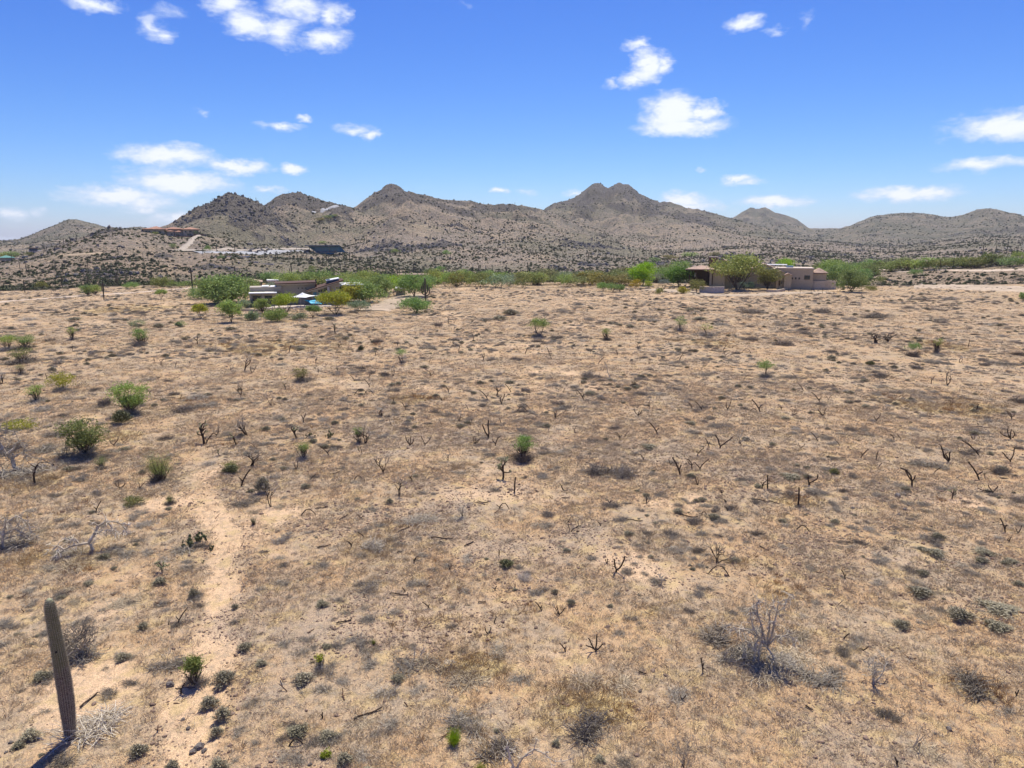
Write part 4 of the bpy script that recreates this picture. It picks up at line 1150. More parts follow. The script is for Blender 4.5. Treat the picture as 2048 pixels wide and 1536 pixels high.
h.box('wall', 111, 123, 495.6, 499, 0, 6, 'stucco_pale'); h.box('roof', 110.5, 123.5, 494.8, 495.5, -.3, 6.6, 'tile_roof')
h = House('green_far_house', 662, 433, 'tiny pale green-roofed house on the ridge between two peaks')
h.box('wall', 655, 668, 431.4, 434.5, 0, 8, 'glass_teal'); h.box('roof', 654, 669, 430.4, 431.3, -.5, 9, 'green_roof')

# ------------------------------------------------------------------ charred cholla skeletons, each in its own pose
def char_thing(px, py, hpx, typ, lean, rng):
    p = P(px, py); s = mpp(p)
    big = hpx >= 24
    rz = -math.atan2(p.x, p.y)
    h = hpx * s
    r = max(.026, h * .050) if typ != 'f' else max(.030, h * .036)
    trunk, br = MB(), []
    def stub(pts, rr, k=2):
        m = MB(); m.tube(pts, [rr * (1 - .3 * i / len(pts)) for i in range(len(pts))], 6)
        for _ in range(k):
            q = pts[rng.randint(1, len(pts) - 1)]
            d = Vector((rng.gauss(0, 1), rng.gauss(0, .6), rng.gauss(.2, .5))).normalized() * h * rng.uniform(.07, .16)
            m.tube([q, q + d * .6, q + d], [rr * .6, rr * .5, rr * .35], 4)
        return m
    L = lean
    if typ == 'p':
        trunk = stub(bend(rng, (0, 0, -.05), (L, 0, 1), h * 1.05, 5, .07), r, 1)
    elif typ in 'vym':
        t = {'v': .12, 'y': .42, 'm': .06}[typ]
        f = Vector((L * t * h * .6, 0, h * t))
        trunk = stub([Vector((0, 0, -.05)), f * .5, f], r * 1.1, 0)
        n = {'v': 2, 'y': 2, 'm': 4}[typ]
        for i in range(n):
            sx = (-1) ** i * rng.uniform(.45, .9) + L * .6 if n == 2 else rng.uniform(-1.1, 1.1) + L * .5
            up = rng.uniform(.7, 1.0) if n == 2 else rng.uniform(.2, .9)
            k = h * (1 - t) * (1.0 if i == 0 else rng.uniform(.55, .95))
            pts = bend(rng, f, (sx, rng.gauss(0, .5), up), k * 1.12, 5, .24, .16)
            br.append(stub(pts, r * .85, 3 if i == 0 else 2))
    elif typ == 'a':       # antler: a curving main limb with shorter ones
        sgn = -1 if L <= 0 else 1
        pts = [Vector((0, 0, -.05)), Vector((sgn * .03 * h, 0, h * .3)), Vector((sgn * .12 * h, .05 * h, h * .6)), Vector((sgn * .38 * h, .05 * h, h * .88)), Vector((sgn * .68 * h, .08 * h, h * .95))]
        trunk = stub(pts, r, 2)
        br.append(stub(bend(rng, pts[1], (sgn * .9, -.3, .8), h * .75, 4, .12, .1), r * .8, 1))
        br.append(stub(bend(rng, pts[1], (-sgn * .7, .2, .9), h * .4, 3, .1, .2), r * .7, 1))
    elif typ == 'c':       # arch whose far end touches the ground
        w = h * rng.uniform(1.5, 2.2); sgn = 1 if L >= 0 else -1
        pts = [Vector((sgn * (t - .5) * w, math.sin(t * 5) * .05 * w, math.sin(t * math.pi) * h - .03)) for t in (0, .15, .35, .6, .8, 1)]
        trunk = stub(pts, r * .8 + .008, 2)
    elif typ == 'l':       # leaning single limb with an elbow
        pts = [Vector((0, 0, -.05)), Vector((L * .25 * h, 0, h * .3)), Vector((L * .75 * h, 0, h * .72)), Vector((L * 1.25 * h, .05 * h, h))]
        trunk = stub(pts, r, 2)
        if hpx > 14: br.append(stub(bend(rng, pts[1], (-L * .8, .2, .8), h * .35, 3, .1), r * .75, 1))
    elif typ == 'f':       # fallen limb, hpx is its length
        a = L
        pts = [Vector((math.cos(a) * (t - .5) * h, math.sin(a) * (t - .5) * h / max(.25, dep(p)) * .5, .04 + r + .05 * math.sin(t * 7) * h * .5)) for t in (0, .2, .4, .6, .8, 1)]
        for q in pts:
            w = Matrix.Rotation(rz, 3, 'Z') @ q
            q.z += float(gz(p.x + w.x, p.y + w.y)[0]) - p.z - .02
        trunk = stub(pts, r, 2)
    if br and big:
        root = empty('burnt_cholla', p, rz)
        trunk.build('trunk', M['char'], root)
        for b in br: b.build('branch', M['char'], root)
        return root
    for b in br:
        n = len(trunk.v); trunk.v += b.v; trunk.f += [tuple(i + n for i in f) for f in b.f]
    return trunk.build('burnt_cholla' if typ != 'f' else 'fallen_cholla_limb', M['char'], None, loc=p, rot=(0, 0, rz))

CH = """395,689,18,y,0 145,701,10,y,0 322,731,14,y,.2 309,724,10,v,0 350,735,12,y,.6 381,731,10,p,0 94,758,12,p,-.05 33,761,10,v,0 503,747,16,v,.6 302,789,15,l,-.5 360,799,9,l,.4
433,872,20,v,.1 411,889,22,l,.6 228,892,20,v,-.1 247,885,12,v,.3 510,894,12,l,-.8 607,846,20,y,0 637,745,10,v,0 710,762,13,l,-.6 738,760,14,y,.1 740,774,15,l,-.5 738,790,12,c,1 722,790,14,c,1
786,808,14,p,0 812,820,16,l,-.4 782,851,12,p,0 820,891,20,m,.1 850,891,20,v,.1 884,852,12,l,-.3 883,801,12,m,0 898,785,15,l,-.4 976,799,19,l,-.7 1003,809,22,v,0 1022,784,16,l,-.6
977,877,34,v,-.1 956,872,10,p,.1 950,889,16,m,0 991,891,22,v,.2 1002,846,12,l,-.3 937,820,12,l,-.4 967,721,15,y,.1 932,725,8,v,0 858,725,8,l,.5 917,706,14,p,0 906,689,9,v,.4 947,680,13,p,0 836,688,7,l,-.6
850,685,7,l,-.6 795,692,10,v,.2 578,706,16,p,0 595,712,10,l,-.4 612,722,8,l,.5 632,727,14,y,0 652,732,8,v,0 677,695,12,m,0 897,647,12,p,0 908,661,8,v,0 862,752,11,m,0 1050,708,14,l,.4 1099,709,14,l,-.3
1103,718,10,l,-.3 1104,758,10,v,.2 1143,758,8,p,0 1144,697,10,v,.1 1159,709,8,v,-.1 1190,715,8,p,-.1 1196,728,14,l,.7 1209,710,8,l,-.3 1235,710,12,v,-.1 1276,700,12,y,0 1299,728,12,v,0 1359,720,14,l,.4
1196,755,8,l,.4 1396,674,10,l,-.6 1446,702,12,l,.4 1451,712,10,v,0 1493,706,10,c,-1 1127,785,9,l,.2 1168,800,20,l,-.6 1155,790,10,l,-.3 1134,771,8,l,-.9 1190,777,22,f,0 1044,824,12,c,1 1060,820,12,l,-.6
1111,837,16,m,.3 1126,827,8,v,0 1146,823,8,l,.4 1276,832,18,m,.1 1384,819,14,a,-1 1405,821,18,l,-.7 1455,820,20,v,.1 1521,824,24,l,-.6 1507,823,7,c,-1 1149,864,13,y,0 1316,869,24,l,-.6 1240,880,16,a,-1
1249,874,12,l,.5 1419,895,18,l,-.4 1440,896,32,v,.4 1194,867,12,f,.2 1349,733,22,f,0 1607,782,14,l,-.6 1594,757,11,l,-.8 1670,773,8,l,-.8 1641,806,20,l,-.7 1656,800,12,v,.5 1563,819,11,a,-1 1586,831,14,m,.2
1646,832,20,m,.1 1753,843,17,v,-.2 1862,768,16,y,0 1901,811,9,v,.3 1952,825,18,l,.1 2023,840,18,a,-1 2021,878,24,m,0 1948,879,11,m,-.2 1965,855,24,f,.1 1550,866,10,l,-.4 1636,882,17,l,-.7 1602,897,13,v,0
1680,892,12,l,-.7 1788,880,11,a,-1 1803,880,11,l,-.7 1722,870,14,f,0 1946,897,13,l,-.9 1936,695,15,p,-.1 2002,690,9,l,.2 1778,680,13,l,.8 1876,675,6,l,-.6
191,1025,22,l,.45 240,978,17,m,.4 280,978,15,v,.2 482,972,32,l,.5 425,893,22,f,.3 592,940,18,v,.1 659,911,20,l,-.7 723,906,14,p,0 620,960,11,l,.9 672,947,14,f,.4 717,959,9,c,1 728,965,9,p,0
643,1017,26,f,0 688,1035,24,f,.7 617,1030,14,c,1 722,1037,9,v,0 807,1060,26,f,.6 703,1094,13,a,-1 648,1094,26,f,.2 729,1075,12,l,-.8 884,1078,44,f,-.2 882,1087,6,c,1 938,1089,24,f,.7 965,1006,24,f,0
1008,1018,14,c,1 828,1126,14,a,1 899,1140,14,v,0 800,1105,14,f,.3 998,1110,13,p,.15 1029,985,32,p,.03 1128,982,16,m,.1 1361,950,34,l,-.4 1341,930,14,v,-.3 1384,937,20,a,-1 1400,940,25,v,0 1393,912,18,l,.6
1287,922,14,a,-1 1396,970,16,m,0 1444,990,13,a,-1 1219,1006,9,v,.1 1294,1007,13,m,0 1452,1007,9,a,-1 1456,1022,10,l,-.6 1408,1029,7,c,1 1377,1034,36,f,-.05 1270,1042,30,f,-.03 1202,1052,9,l,-.6 1131,997,16,f,.1
1524,977,20,a,1 1535,977,28,p,0 1525,1002,28,f,-.1 1232,1144,42,v,.25 1214,1127,13,v,0 1437,1150,22,c,-1 1527,1098,20,f,-.6 1824,973,36,a,-1 1897,925,33,m,-.1 1959,911,26,l,-1 2021,924,28,v,-.4
1959,960,33,l,-.55 1986,987,26,m,-.2 1721,916,20,l,.5 1752,920,20,p,0 1757,935,10,l,.4 1618,970,33,v,.1 1596,1012,38,p,.02 1548,1006,20,f,-.3 1606,1061,12,c,1 2011,1065,27,l,-.35 2036,1068,16,v,-.2
2018,1084,14,v,0 1691,1158,18,l,-.4 1868,945,12,l,.7 355,1248,27,l,.55 337,1250,10,p,0 130,1188,22,f,.2 178,1402,46,f,.8 362,1388,26,y,.1 688,1245,30,f,.2 798,1190,38,f,-.3 811,1184,10,l,-.5
860,1217,15,l,-.8 964,1206,16,f,.1 990,1180,10,v,.1 988,1246,12,l,.3 975,1268,15,v,.2 592,1490,17,c,1 735,1430,58,f,.4 645,1437,12,y,0 1084,1221,18,l,-.6 1119,1230,20,m,-.2 1132,1303,17,l,-.6
1191,1303,36,m,.1 1406,1345,31,l,-.15 1363,1400,14,v,.3 1285,1348,14,f,-.3 1687,1278,14,l,.5 1727,1301,13,v,0 2033,1391,11,v,-.2 1795,1532,18,l,-.3 2008,1052,14,f,.2 1618,1418,16,f,-.6""".split()
LOOK = {'p': 'burnt single cholla post', 'v': 'forked burnt cholla skeleton', 'y': 'Y-shaped burnt cholla skeleton', 'm': 'many-armed burnt cholla skeleton', 'a': 'antler-like burnt cholla skeleton',
        'c': 'arched burnt cholla limb', 'l': 'bent burnt cholla stem', 'f': 'fallen black cholla limb'}
rng = random.Random(5)
for it in CH:
    a = it.split(','); px, py, hp, ty, ln = float(a[0]), float(a[1]), float(a[2]), a[3], float(a[4])
    o = char_thing(px, py, hp, ty, ln, rng)
    size = 'tiny' if hp < 11 else 'small' if hp < 19 else 'tall' if hp >= 30 and ty != 'f' else ''
    side = '' if ty in 'mcaf' or abs(ln) < .25 else (' leaning left' if ln < 0 else ' leaning right')
    reg(o, (size + ' ' + LOOK[ty] + side).strip(), px, py, 'dead cactus', 'burnt cholla skeletons on the desert floor')

# ------------------------------------------------------------------ leafless grey shrubs
rng = random.Random(77)
BUSH = []
for i in range(9): BUSH.append(('g', twig_bush(rng, 150, 1.0, rng.uniform(.5, .8), 3, .007, rng.uniform(.2, .5), rng.uniform(.2, .6)).mesh('grey_twig_bush', M['greytwig'])))
DBUSH = [twig_bush(rng, 150, 1.0, .7, 3, .009, .3, .4).mesh('dark_twig_bush', M['darktwig']) for i in range(5)]
PBUSH = [twig_bush(rng, 170, 1.0, .8, 3, .007, .4, .5).mesh('pale_twig_bush', M['paletwig']) for i in range(3)]
SAGE = [dome_bush(rng, 1500, True, .032, rng.uniform(.5, .7)).mesh('sage_mound', M['sage']) for i in range(6)]
STRAW = [twig_bush(rng, 200, 1.0, .5, 3, .007, .8, .15).mesh('straw_heap', M['drygrass']) for i in range(4)]
GB = [b[1] for b in BUSH]

def bush_thing(px, py, w, h, kind, rng):
    p = P(px, py); s = mpp(p)
    me = rng.choice({'g': GB, 'd': DBUSH, 'p': PBUSH, 's': SAGE, 'w': STRAW, 'o': SAGE}[kind])
    bw = {'g': 1.05, 'd': 1.05, 'p': 1.05, 's': 1.02, 'w': 1.1, 'o': 1.02}[kind]
    bh = max(v.co.z for v in me.vertices) if me.name not in _used else _used[me.name]
    _used[me.name] = bh
    if kind in 'gdpw' and py > 850: w, h = w * 1.15, h * 1.12
    sx = w * s / bw
    # the picture height of a low mound also shows part of its top
    hz = max(h * s - .35 * w * s * dep(p), .45 * h * s)
    sz = hz / bh
    nm = {'g': 'grey_shrub', 'd': 'dark_dead_shrub', 'p': 'pale_dead_shrub', 's': 'sage_shrub', 'w': 'dry_straw_mound', 'o': 'olive_shrub'}[kind]
    o = link(nm, me, None, p - Vector((0, 0, .02)), (0, 0, rng.uniform(0, 6.28)), (sx, sx, sz))
    if kind == 's': o.color = (.33, .30, .205, 1)
    if kind == 'o': o.color = (.17, .175, .085, 1)
    return o

SH = """186,707,22,12,g 372,822,42,22,d 420,702,35,16,g 350,684,25,10,g 377,695,20,9,d 472,692,22,10,g 506,685,18,10,d 92,682,26,10,d 100,702,24,9,g 242,848,48,34,o 205,812,28,28,d 78,822,46,20,g
108,870,38,18,d 105,745,22,14,s 405,796,50,20,g 385,815,40,16,d 420,812,44,14,g 722,702,18,14,o 754,685,22,14,d 862,697,32,14,g 792,782,26,15,g 769,752,22,15,d 817,850,22,15,g 877,652,16,12,d 692,680,18,9,s
812,862,20,9,d 897,707,16,8,g 849,736,24,8,s 704,747,24,8,g 997,750,20,10,g 1110,677,30,12,d 1172,755,36,26,g 1067,751,20,9,d 1499,680,32,14,d 1415,750,36,10,d 1370,706,24,6,d 1406,720,26,10,g 1169,682,24,8,g
1257,668,18,8,d 1199,795,22,10,g 1314,788,38,12,g 1120,818,38,12,g 1234,858,22,14,g 1389,866,28,12,g 1439,853,42,10,d 1382,848,30,9,s 1190,882,34,10,d 1050,783,20,14,g 1034,720,26,12,d 1648,625,42,20,d
1736,634,60,18,d 1573,690,48,18,d 1610,667,34,9,d 1663,720,28,13,s 1623,715,30,12,g 1666,704,26,10,d 1741,731,22,12,o 1866,724,52,12,d 1770,755,36,20,d 1833,738,22,12,d 2000,728,48,10,d 2035,710,22,14,d
1858,795,36,8,d 1566,802,24,12,g 1584,755,42,12,g 1654,878,28,12,g 1684,868,22,8,g 2038,804,32,18,d 1746,801,22,7,g 1946,863,24,10,d 1630,682,22,7,g 1950,670,16,6,d 2044,632,18,12,d 1920,628,20,6,d 1772,820,18,6,g
1570,838,24,8,s 90,902,60,20,g 20,905,60,30,g 130,925,40,14,g 420,930,30,12,g 330,1120,40,12,g 78,1062,36,14,w 110,992,22,12,g 192,988,22,16,g 296,1048,36,13,p 370,1102,62,20,g 497,1008,42,18,d 463,946,40,22,o 285,948,18,12,s 390,1195,26,18,g 527,985,40,40,s
752,1097,50,32,p 790,1080,24,14,g 562,1085,36,22,g 779,1007,22,15,s 747,1018,24,10,g 830,1040,60,22,g 915,1038,42,13,g 922,947,24,10,g 557,1117,28,10,g 647,1130,44,12,g 752,1175,52,24,d 832,1170,40,24,g
937,1122,30,12,g 1012,1134,36,24,o 672,897,26,14,d 1200,948,48,36,d 1236,952,52,40,g 1084,955,30,15,g 1054,955,14,8,d 1096,1032,26,24,g 1257,1070,26,13,s 1312,1165,38,22,g 1403,1178,28,14,g 1044,1160,30,24,p
1297,896,42,13,s 1315,1120,18,9,g 1085,1050,38,12,g 1668,948,24,13,o 1580,955,52,14,s 1630,982,38,16,g 1582,990,20,12,g 1850,932,64,28,g 1932,907,28,10,d 1998,945,36,20,d 2038,1002,26,14,d 1796,970,32,10,g
1870,1110,54,20,s 1968,1107,52,17,s 1962,1125,36,18,s 2022,1125,36,14,s 1925,1132,28,10,g 1823,1140,30,12,d 1846,1150,32,17,s 1840,1190,58,26,s 2038,1170,30,14,s 1612,908,22,7,g
287,1258,28,22,s 252,1205,82,24,w 206,1448,108,66,p 448,1368,60,42,s 418,1414,52,34,s 445,1438,48,38,s 432,1472,38,30,s 276,1510,48,34,s 345,1545,42,38,s 437,1542,52,40,s 387,1195,26,26,s 470,1218,20,16,s
472,1245,24,18,g 490,1300,38,24,s 340,1332,64,40,g 522,1330,32,18,s 640,1345,38,32,g 675,1293,28,28,g 722,1292,36,20,g 620,1280,20,12,g 606,1305,32,20,g 656,1478,48,30,s 688,1526,46,34,s 796,1363,36,24,s
800,1335,70,34,g 862,1332,78,36,w 940,1355,100,34,w 1000,1305,52,15,g 726,1443,62,24,w 914,1450,72,50,g 990,1500,72,56,d 1142,1210,24,18,s 1110,1187,20,14,s 1040,1360,54,28,g 1170,1362,76,34,w 1235,1368,78,30,w
1198,1465,88,70,d 1112,1490,26,18,s 1398,1190,28,24,g 1245,1525,38,20,d 1200,1520,32,18,s 1365,1395,58,26,g 1440,1275,74,46,d 1918,1238,62,34,s 1996,1220,92,26,s 1993,1258,62,27,s 1644,1368,84,44,g 1925,1375,90,44,d
1855,1502,74,20,w 1600,1310,90,30,w 1890,900,26,9,g 1585,868,26,9,g 710,965,26,10,g 1005,920,30,10,s 1120,905,26,9,g 600,700,26,8,s 660,640,30,9,s 1000,640,40,12,s 1180,640,34,10,g 1300,640,34,9,g
1510,625,54,14,d 1450,650,36,9,g 1560,650,40,10,g 1840,600,36,9,d 1900,600,30,9,g 230,640,40,9,g 150,640,36,8,s 60,640,40,9,g 318,655,30,10,s 300,760,30,10,g 560,730,30,9,g 480,800,34,12,g 530,890,30,13,g 80,935,44,16,g
1020,630,44,14,s 968,640,36,10,d 1120,622,30,8,g 900,620,26,8,g 1160,610,26,8,g 1380,622,30,9,s 1260,655,24,8,s 460,660,34,9,s 610,655,24,9,s 150,1110,64,18,g 226,1104,60,22,g 36,950,96,44,g 60,965,50,20,w 16,1096,76,44,g 165,1308,90,58,g 1530,1332,100,26,w 1478,1310,60,34,g 1562,1318,50,26,p 140,1128,80,20,w 206,1112,60,20,w 1540,1345,110,40,w 1590,1270,70,30,w 1495,1305,84,50,g 1560,1330,60,34,p 1180,790,30,12,s 250,900,30,10,s 1700,640,30,9,g 1400,640,40,9,s 980,700,26,8,g 1740,870,26,9,g 1480,960,26,9,g 1980,650,40,9,g 1880,640,34,8,g""".split()
LK = {'g': 'grey leafless shrub', 'd': 'dark leafless shrub', 'p': 'pale silvery twig bush', 's': 'grey-green rounded shrub', 'w': 'flattened straw-coloured mound', 'o': 'dark olive rounded shrub'}
rng = random.Random(9)
for it in SH:
    a = it.split(','); px, py, w, h, k = float(a[0]), float(a[1]), float(a[2]), float(a[3]), a[4]
    o = bush_thing(px, py, w, h, k, rng)
    size = 'small ' if w < 26 else 'wide ' if w > 70 else 'low ' if h / w < .36 else ''
    reg(o, size + LK[k], px, py, 'shrub', 'low shrubs of the burnt desert floor')

# ------------------------------------------------------------------ leafless trees with a burnt foot and grey twigs
def dead_tree(px, py, hpx, wpx, look, rng, levels=4, w=.035, wood='char', twig='greytwig', n0=3, spread=.7, upz=.1, lean=0, sub=False, label=None, name='dead_tree', th=.32):
    p = P(px, py); s = mpp(p); h = hpx * s
    big, fin = branch_tree(rng, h, levels, h * w, spread, n0, fine=max(.006, h * .0045), upz=upz, len0=h * th)
    zs = [v.z for v in big.v + fin.v]; xs = [v.x for v in big.v + fin.v]
    kz = h / max(zs); kx = wpx * s / (max(xs) - min(xs))
    for m in (big, fin):
        for v in m.v:
            v.x = v.x * kx + lean * v.z; v.y *= kx; v.z *= kz
            if v.z < .02 and (abs(v.x) > .2 * h): v.z = .02
    root = empty(name, p, -math.atan2(p.x, p.y))
    big.build('limbs', M[wood], root)
    fin.build('twigs', M[twig], root)
    reg(root, label or look, px, py, 'dead tree', 'leafless dead trees')
    return root
rng = random.Random(21)
for (px, py, h, w, wood, twig, n0, lk) in [
    (3, 768, 26, 28, 'char', 'greytwig', 2, 'dark leafless small tree at the photo left edge'), (489, 742, 34, 26, 'char', 'greytwig', 2, 'slim dead tree with fine grey twigs'),
    (482, 790, 32, 28, 'char', 'greytwig', 3, 'dead tree with grey twigs'), (494, 871, 48, 48, 'char', 'greytwig', 3, 'dead tree with spreading grey twigs'),
    (542, 812, 34, 26, 'char', 'greytwig', 2, 'thin leaning dead sapling'), (786, 752, 26, 20, 'char', 'greytwig', 2, 'thin dead sapling'),
    (764, 832, 26, 38, 'char', 'greytwig', 3, 'low dead tree with arching twigs'), (730, 888, 44, 44, 'char', 'greytwig', 3, 'dead tree whose left side still has leaves'),
    (918, 842, 24, 30, 'char', 'greytwig', 3, 'low dead tree with fine grey twigs'), (941, 850, 26, 20, 'char', 'greytwig', 2, 'leaning dead sapling with drooping twigs'),
    (993, 791, 36, 34, 'char', 'greytwig', 2, 'fine-twigged dead tree'), (1221, 756, 40, 16, 'silver', 'greytwig', 1, 'tall thin dead sapling'),
    (1180, 704, 17, 18, 'char', 'greytwig', 2, 'tiny dead tree'), (1299, 814, 30, 20, 'char', 'greytwig', 2, 'dead sapling with grey top'),
    (1481, 887, 27, 32, 'char', 'greytwig', 2, 'dead tree with a round head of twigs'), (1894, 771, 38, 32, 'char', 'greytwig', 2, 'dark twiggy dead tree'),
    (1918, 725, 14, 14, 'char', 'greytwig', 2, 'tiny twiggy dead tree'), (505, 932, 36, 44, 'char', 'greytwig', 4, 'dead tree with tangled grey twigs'),
    (542, 1013, 58, 40, 'char', 'greytwig', 2, 'black-stemmed dead tree in front of a grey shrub'), (767, 945, 42, 44, 'char', 'greytwig', 3, 'dead tree leaning right with grey twigs'),
    (825, 963, 30, 32, 'char', 'greytwig', 2, 'dead tree with a curved dark stem'), (798, 992, 46, 36, 'char', 'greytwig', 3, 'upright dead tree with pale limbs'),
    (928, 1032, 32, 34, 'char', 'greytwig', 2, 'dead sapling in a grey brush'), (897, 920, 27, 28, 'char', 'greytwig', 3, 'small fan-shaped dead tree'),
    (1141, 1063, 54, 38, 'char', 'greytwig', 2, 'twiggy dead tree standing in grey brush'), (1434, 1126, 50, 72, 'char', 'greytwig', 4, 'broad grey dead tree with black trunk'),
    (740, 1285, 14, 10, 'char', 'greytwig', 1, 'small dry stem with one green tuft'), (187, 716, 10, 12, 'char', 'greytwig', 2, 'small Y-shaped dead sapling'),
    (2030, 800, 20, 22, 'char', 'greytwig', 2, 'small dark dead tree near the right edge'), (1540, 1005, 20, 14, 'char', 'greytwig', 1, 'thin dead sapling'),
    (460, 740, 14, 16, 'char', 'greytwig', 2, 'tiny branching dead sapling'), (1320, 1170, 24, 20, 'silver', 'greytwig', 2, 'tiny silver dead sapling')]:
    dead_tree(px, py, h, w, lk, rng, 4 if h > 22 else 3, .032, wood, twig, n0)
# dark sprawling dead tree of several trunks, right middle distance
dead_tree(1752, 686, 24, 46, '', rng, 4, .05, 'char', 'darktwig', 4, label='dark sprawling dead tree of several trunks behind the paired green shrubs')
dead_tree(1775, 684, 20, 30, '', rng, 3, .05, 'char', 'darktwig', 3, label='smaller dark dead tree growing right against the sprawling one')
dead_tree(166, 1312, 74, 96, '', rng, 5, .03, 'darkwood' if 'darkwood' in M else 'silver', 'darktwig', 6, .8, label='twiggy grey dead shrub tree just right of the tall saguaro', name='dead_shrub_tree', th=.26)
dead_tree(1752, 1366, 62, 72, '', rng, 4, .022, 'silver', 'paletwig', 5, .8, label='silver twiggy dead shrub with white crooked stems', name='dead_shrub_tree', th=.28)
dead_tree(1370, 1548, 88, 72, '', rng, 4, .016, 'char', 'greytwig', 6, .5, label='brush with thin upright dead stems at the bottom edge', name='dead_shrub_tree', th=.4)
dead_tree(900, 1330, 20, 26, '', rng, 3, .03, 'silver', 'paletwig', 3, label='pale dead sticks standing out of the wide grey brush', name='dead_shrub_tree')
dead_tree(827, 1322, 34, 28, '', rng, 2, .03, 'silver', 'paletwig', 2, .35, label='two pale bare sticks in the grey and straw brush', name='dead_shrub_tree')
dead_tree(334, 1318, 26, 20, '', rng, 2, .02, 'silver', 'paletwig', 2, label='white Y-shaped twig standing in faint grey brush', name='dead_shrub_tree')
dead_tree(1827, 1494, 38, 20, '', rng, 1, .05, 'silver', 'greytwig', 2, .3, label='pale two-pronged dead stub in a brown mound', name='dead_shrub_tree', th=.55)

# ------------------------------------------------------------------ silver skeleton trees of the foreground, limb by limb
def limb_tree(px, py, limbs, label, rng, mat='silver', twigs=90, tw=.25, twig='greytwig', scale=1.0, name='silver_dead_tree', foot='char'):
    """limbs: lists of (dx, dy, dz) in pixels of the photograph from the foot, dz up, dy away, with a start radius in pixels"""
    p = P(px, py); s = mpp(p) * scale
    root = empty(name, p, -math.atan2(p.x, p.y))
    fin = MB(); ends = []
    for (rad, pts) in limbs:
        m = MB()
        q = [Vector((a * s, b * s, c * s)) for (a, b, c) in pts]
        # subdivide and roughen
        qq = [q[0]]
        for i in range(len(q) - 1):
            mid = (q[i] + q[i + 1]) / 2 + Vector([rng.gauss(0, .05) * (q[i + 1] - q[i]).length for _ in range(3)])
            qq += [mid, q[i + 1]]
        n = len(qq)
        m.tube(qq, [max(.006, .8 * rad * s * (1 - .78 * i / n)) for i in range(n)], 6)
        for i in range(2, n):
            ends.append(qq[i])
            for _ in range(1):
                d = Vector((rng.gauss(0, 1), rng.gauss(0, 1), rng.gauss(.1, .7))).normalized() * s * rng.uniform(6, 14)
                m.tube([qq[i], qq[i] + d * .5 + Vector((0, 0, .1 * s)), qq[i] + d], [rad * s * .35, rad * s * .25, rad * s * .1], 4)
                ends.append(qq[i] + d)
        m.build('limb', M[mat], root)
    for _ in range(int(twigs * 1.7)):
        e = rng.choice(ends)
        d = Vector((rng.gauss(0, 1), rng.gauss(0, 1), rng.gauss(-.25, .8))).normalized() * s * rng.uniform(6, 60 * tw)
        mid = e + d * .5 + Vector([rng.gauss(0, .08) * d.length for _ in range(3)])
        en = e + d; en.z = max(en.z, .02); mid.z = max(mid.z, .03)
        fin.tube([e, mid, en], [.60 * s, .48 * s, .2 * s], 3, False)
    fin.build('twigs', M[twig], root)
    reg(root, '=' + label, px, py, 'dead tree', None)
    return root
rng = random.Random(31)
limb_tree(187, 1103, [(5.2, [(0, 0, -3), (-2, 0, 10), (-6, 0, 20)]),
    (3.6, [(-6, 0, 20), (-28, -2, 22), (-48, -4, 18), (-62, -6, 10), (-70, -8, -2)]), (2.6, [(-48, -4, 18), (-58, 4, 26), (-66, 6, 20)]), (2.4, [(-22, -2, 22), (-28, 5, 34), (-34, 6, 30)]),
    (4.0, [(-6, 0, 20), (4, 2, 34), (14, 4, 50), (28, 6, 56), (46, 6, 50), (58, 4, 36), (62, 2, 24)]), (2.4, [(14, 4, 50), (6, 0, 60)]), (2.4, [(4, 2, 34), (20, -2, 42), (36, -4, 40), (48, -6, 28)]),
    (2.0, [(28, 6, 56), (38, 0, 38), (40, -2, 26)])],
    'silver dead tree arching to both sides over golden grass', rng, twigs=160, tw=.3, twig='paletwig')
limb_tree(40, 942, [(5.5, [(0, 0, -2), (-10, 0, 28), (-22, 2, 52), (-34, 4, 76)]), (3.0, [(-22, 2, 52), (-30, 0, 92), (-30, 0, 112)]), (2.6, [(-10, 0, 28), (8, 4, 36), (24, 6, 22)]),
    (2.6, [(-15, 2, 40), (0, 6, 56), (14, 6, 50)]), (2.4, [(-34, 4, 76), (-20, 6, 88), (0, 8, 80)]), (2.2, [(-22, 2, 52), (-40, -4, 44), (-44, -6, 24)])],
    'pale dead tree leaning left at the left edge', rng, twigs=170, tw=.4)
limb_tree(8, 1098, [(4.0, [(0, 0, -2), (2, 0, 30), (10, 2, 52)]), (2.4, [(10, 2, 52), (30, 2, 62), (44, 0, 44), (48, 0, 22)]), (2.4, [(2, 0, 30), (22, -4, 38), (40, -6, 20)]), (2.2, [(10, 2, 52), (8, 0, 66)]), (2.0, [(2, 0, 20), (30, -6, 24), (46, -8, 10)])],
    'grey dead shrub drooping rightwards at the left edge', rng, twigs=170, tw=.4)
limb_tree(70, 968, [(2.6, [(0, 0, -1), (0, 0, 20), (5, 0, 34), (14, 2, 42), (26, 2, 40), (36, 2, 32)]), (1.6, [(5, 0, 34), (-4, 0, 44)])],
    'thin arched dead sapling with a dark straight stem left of the sandy track', rng, mat='char', twigs=34, tw=.25)
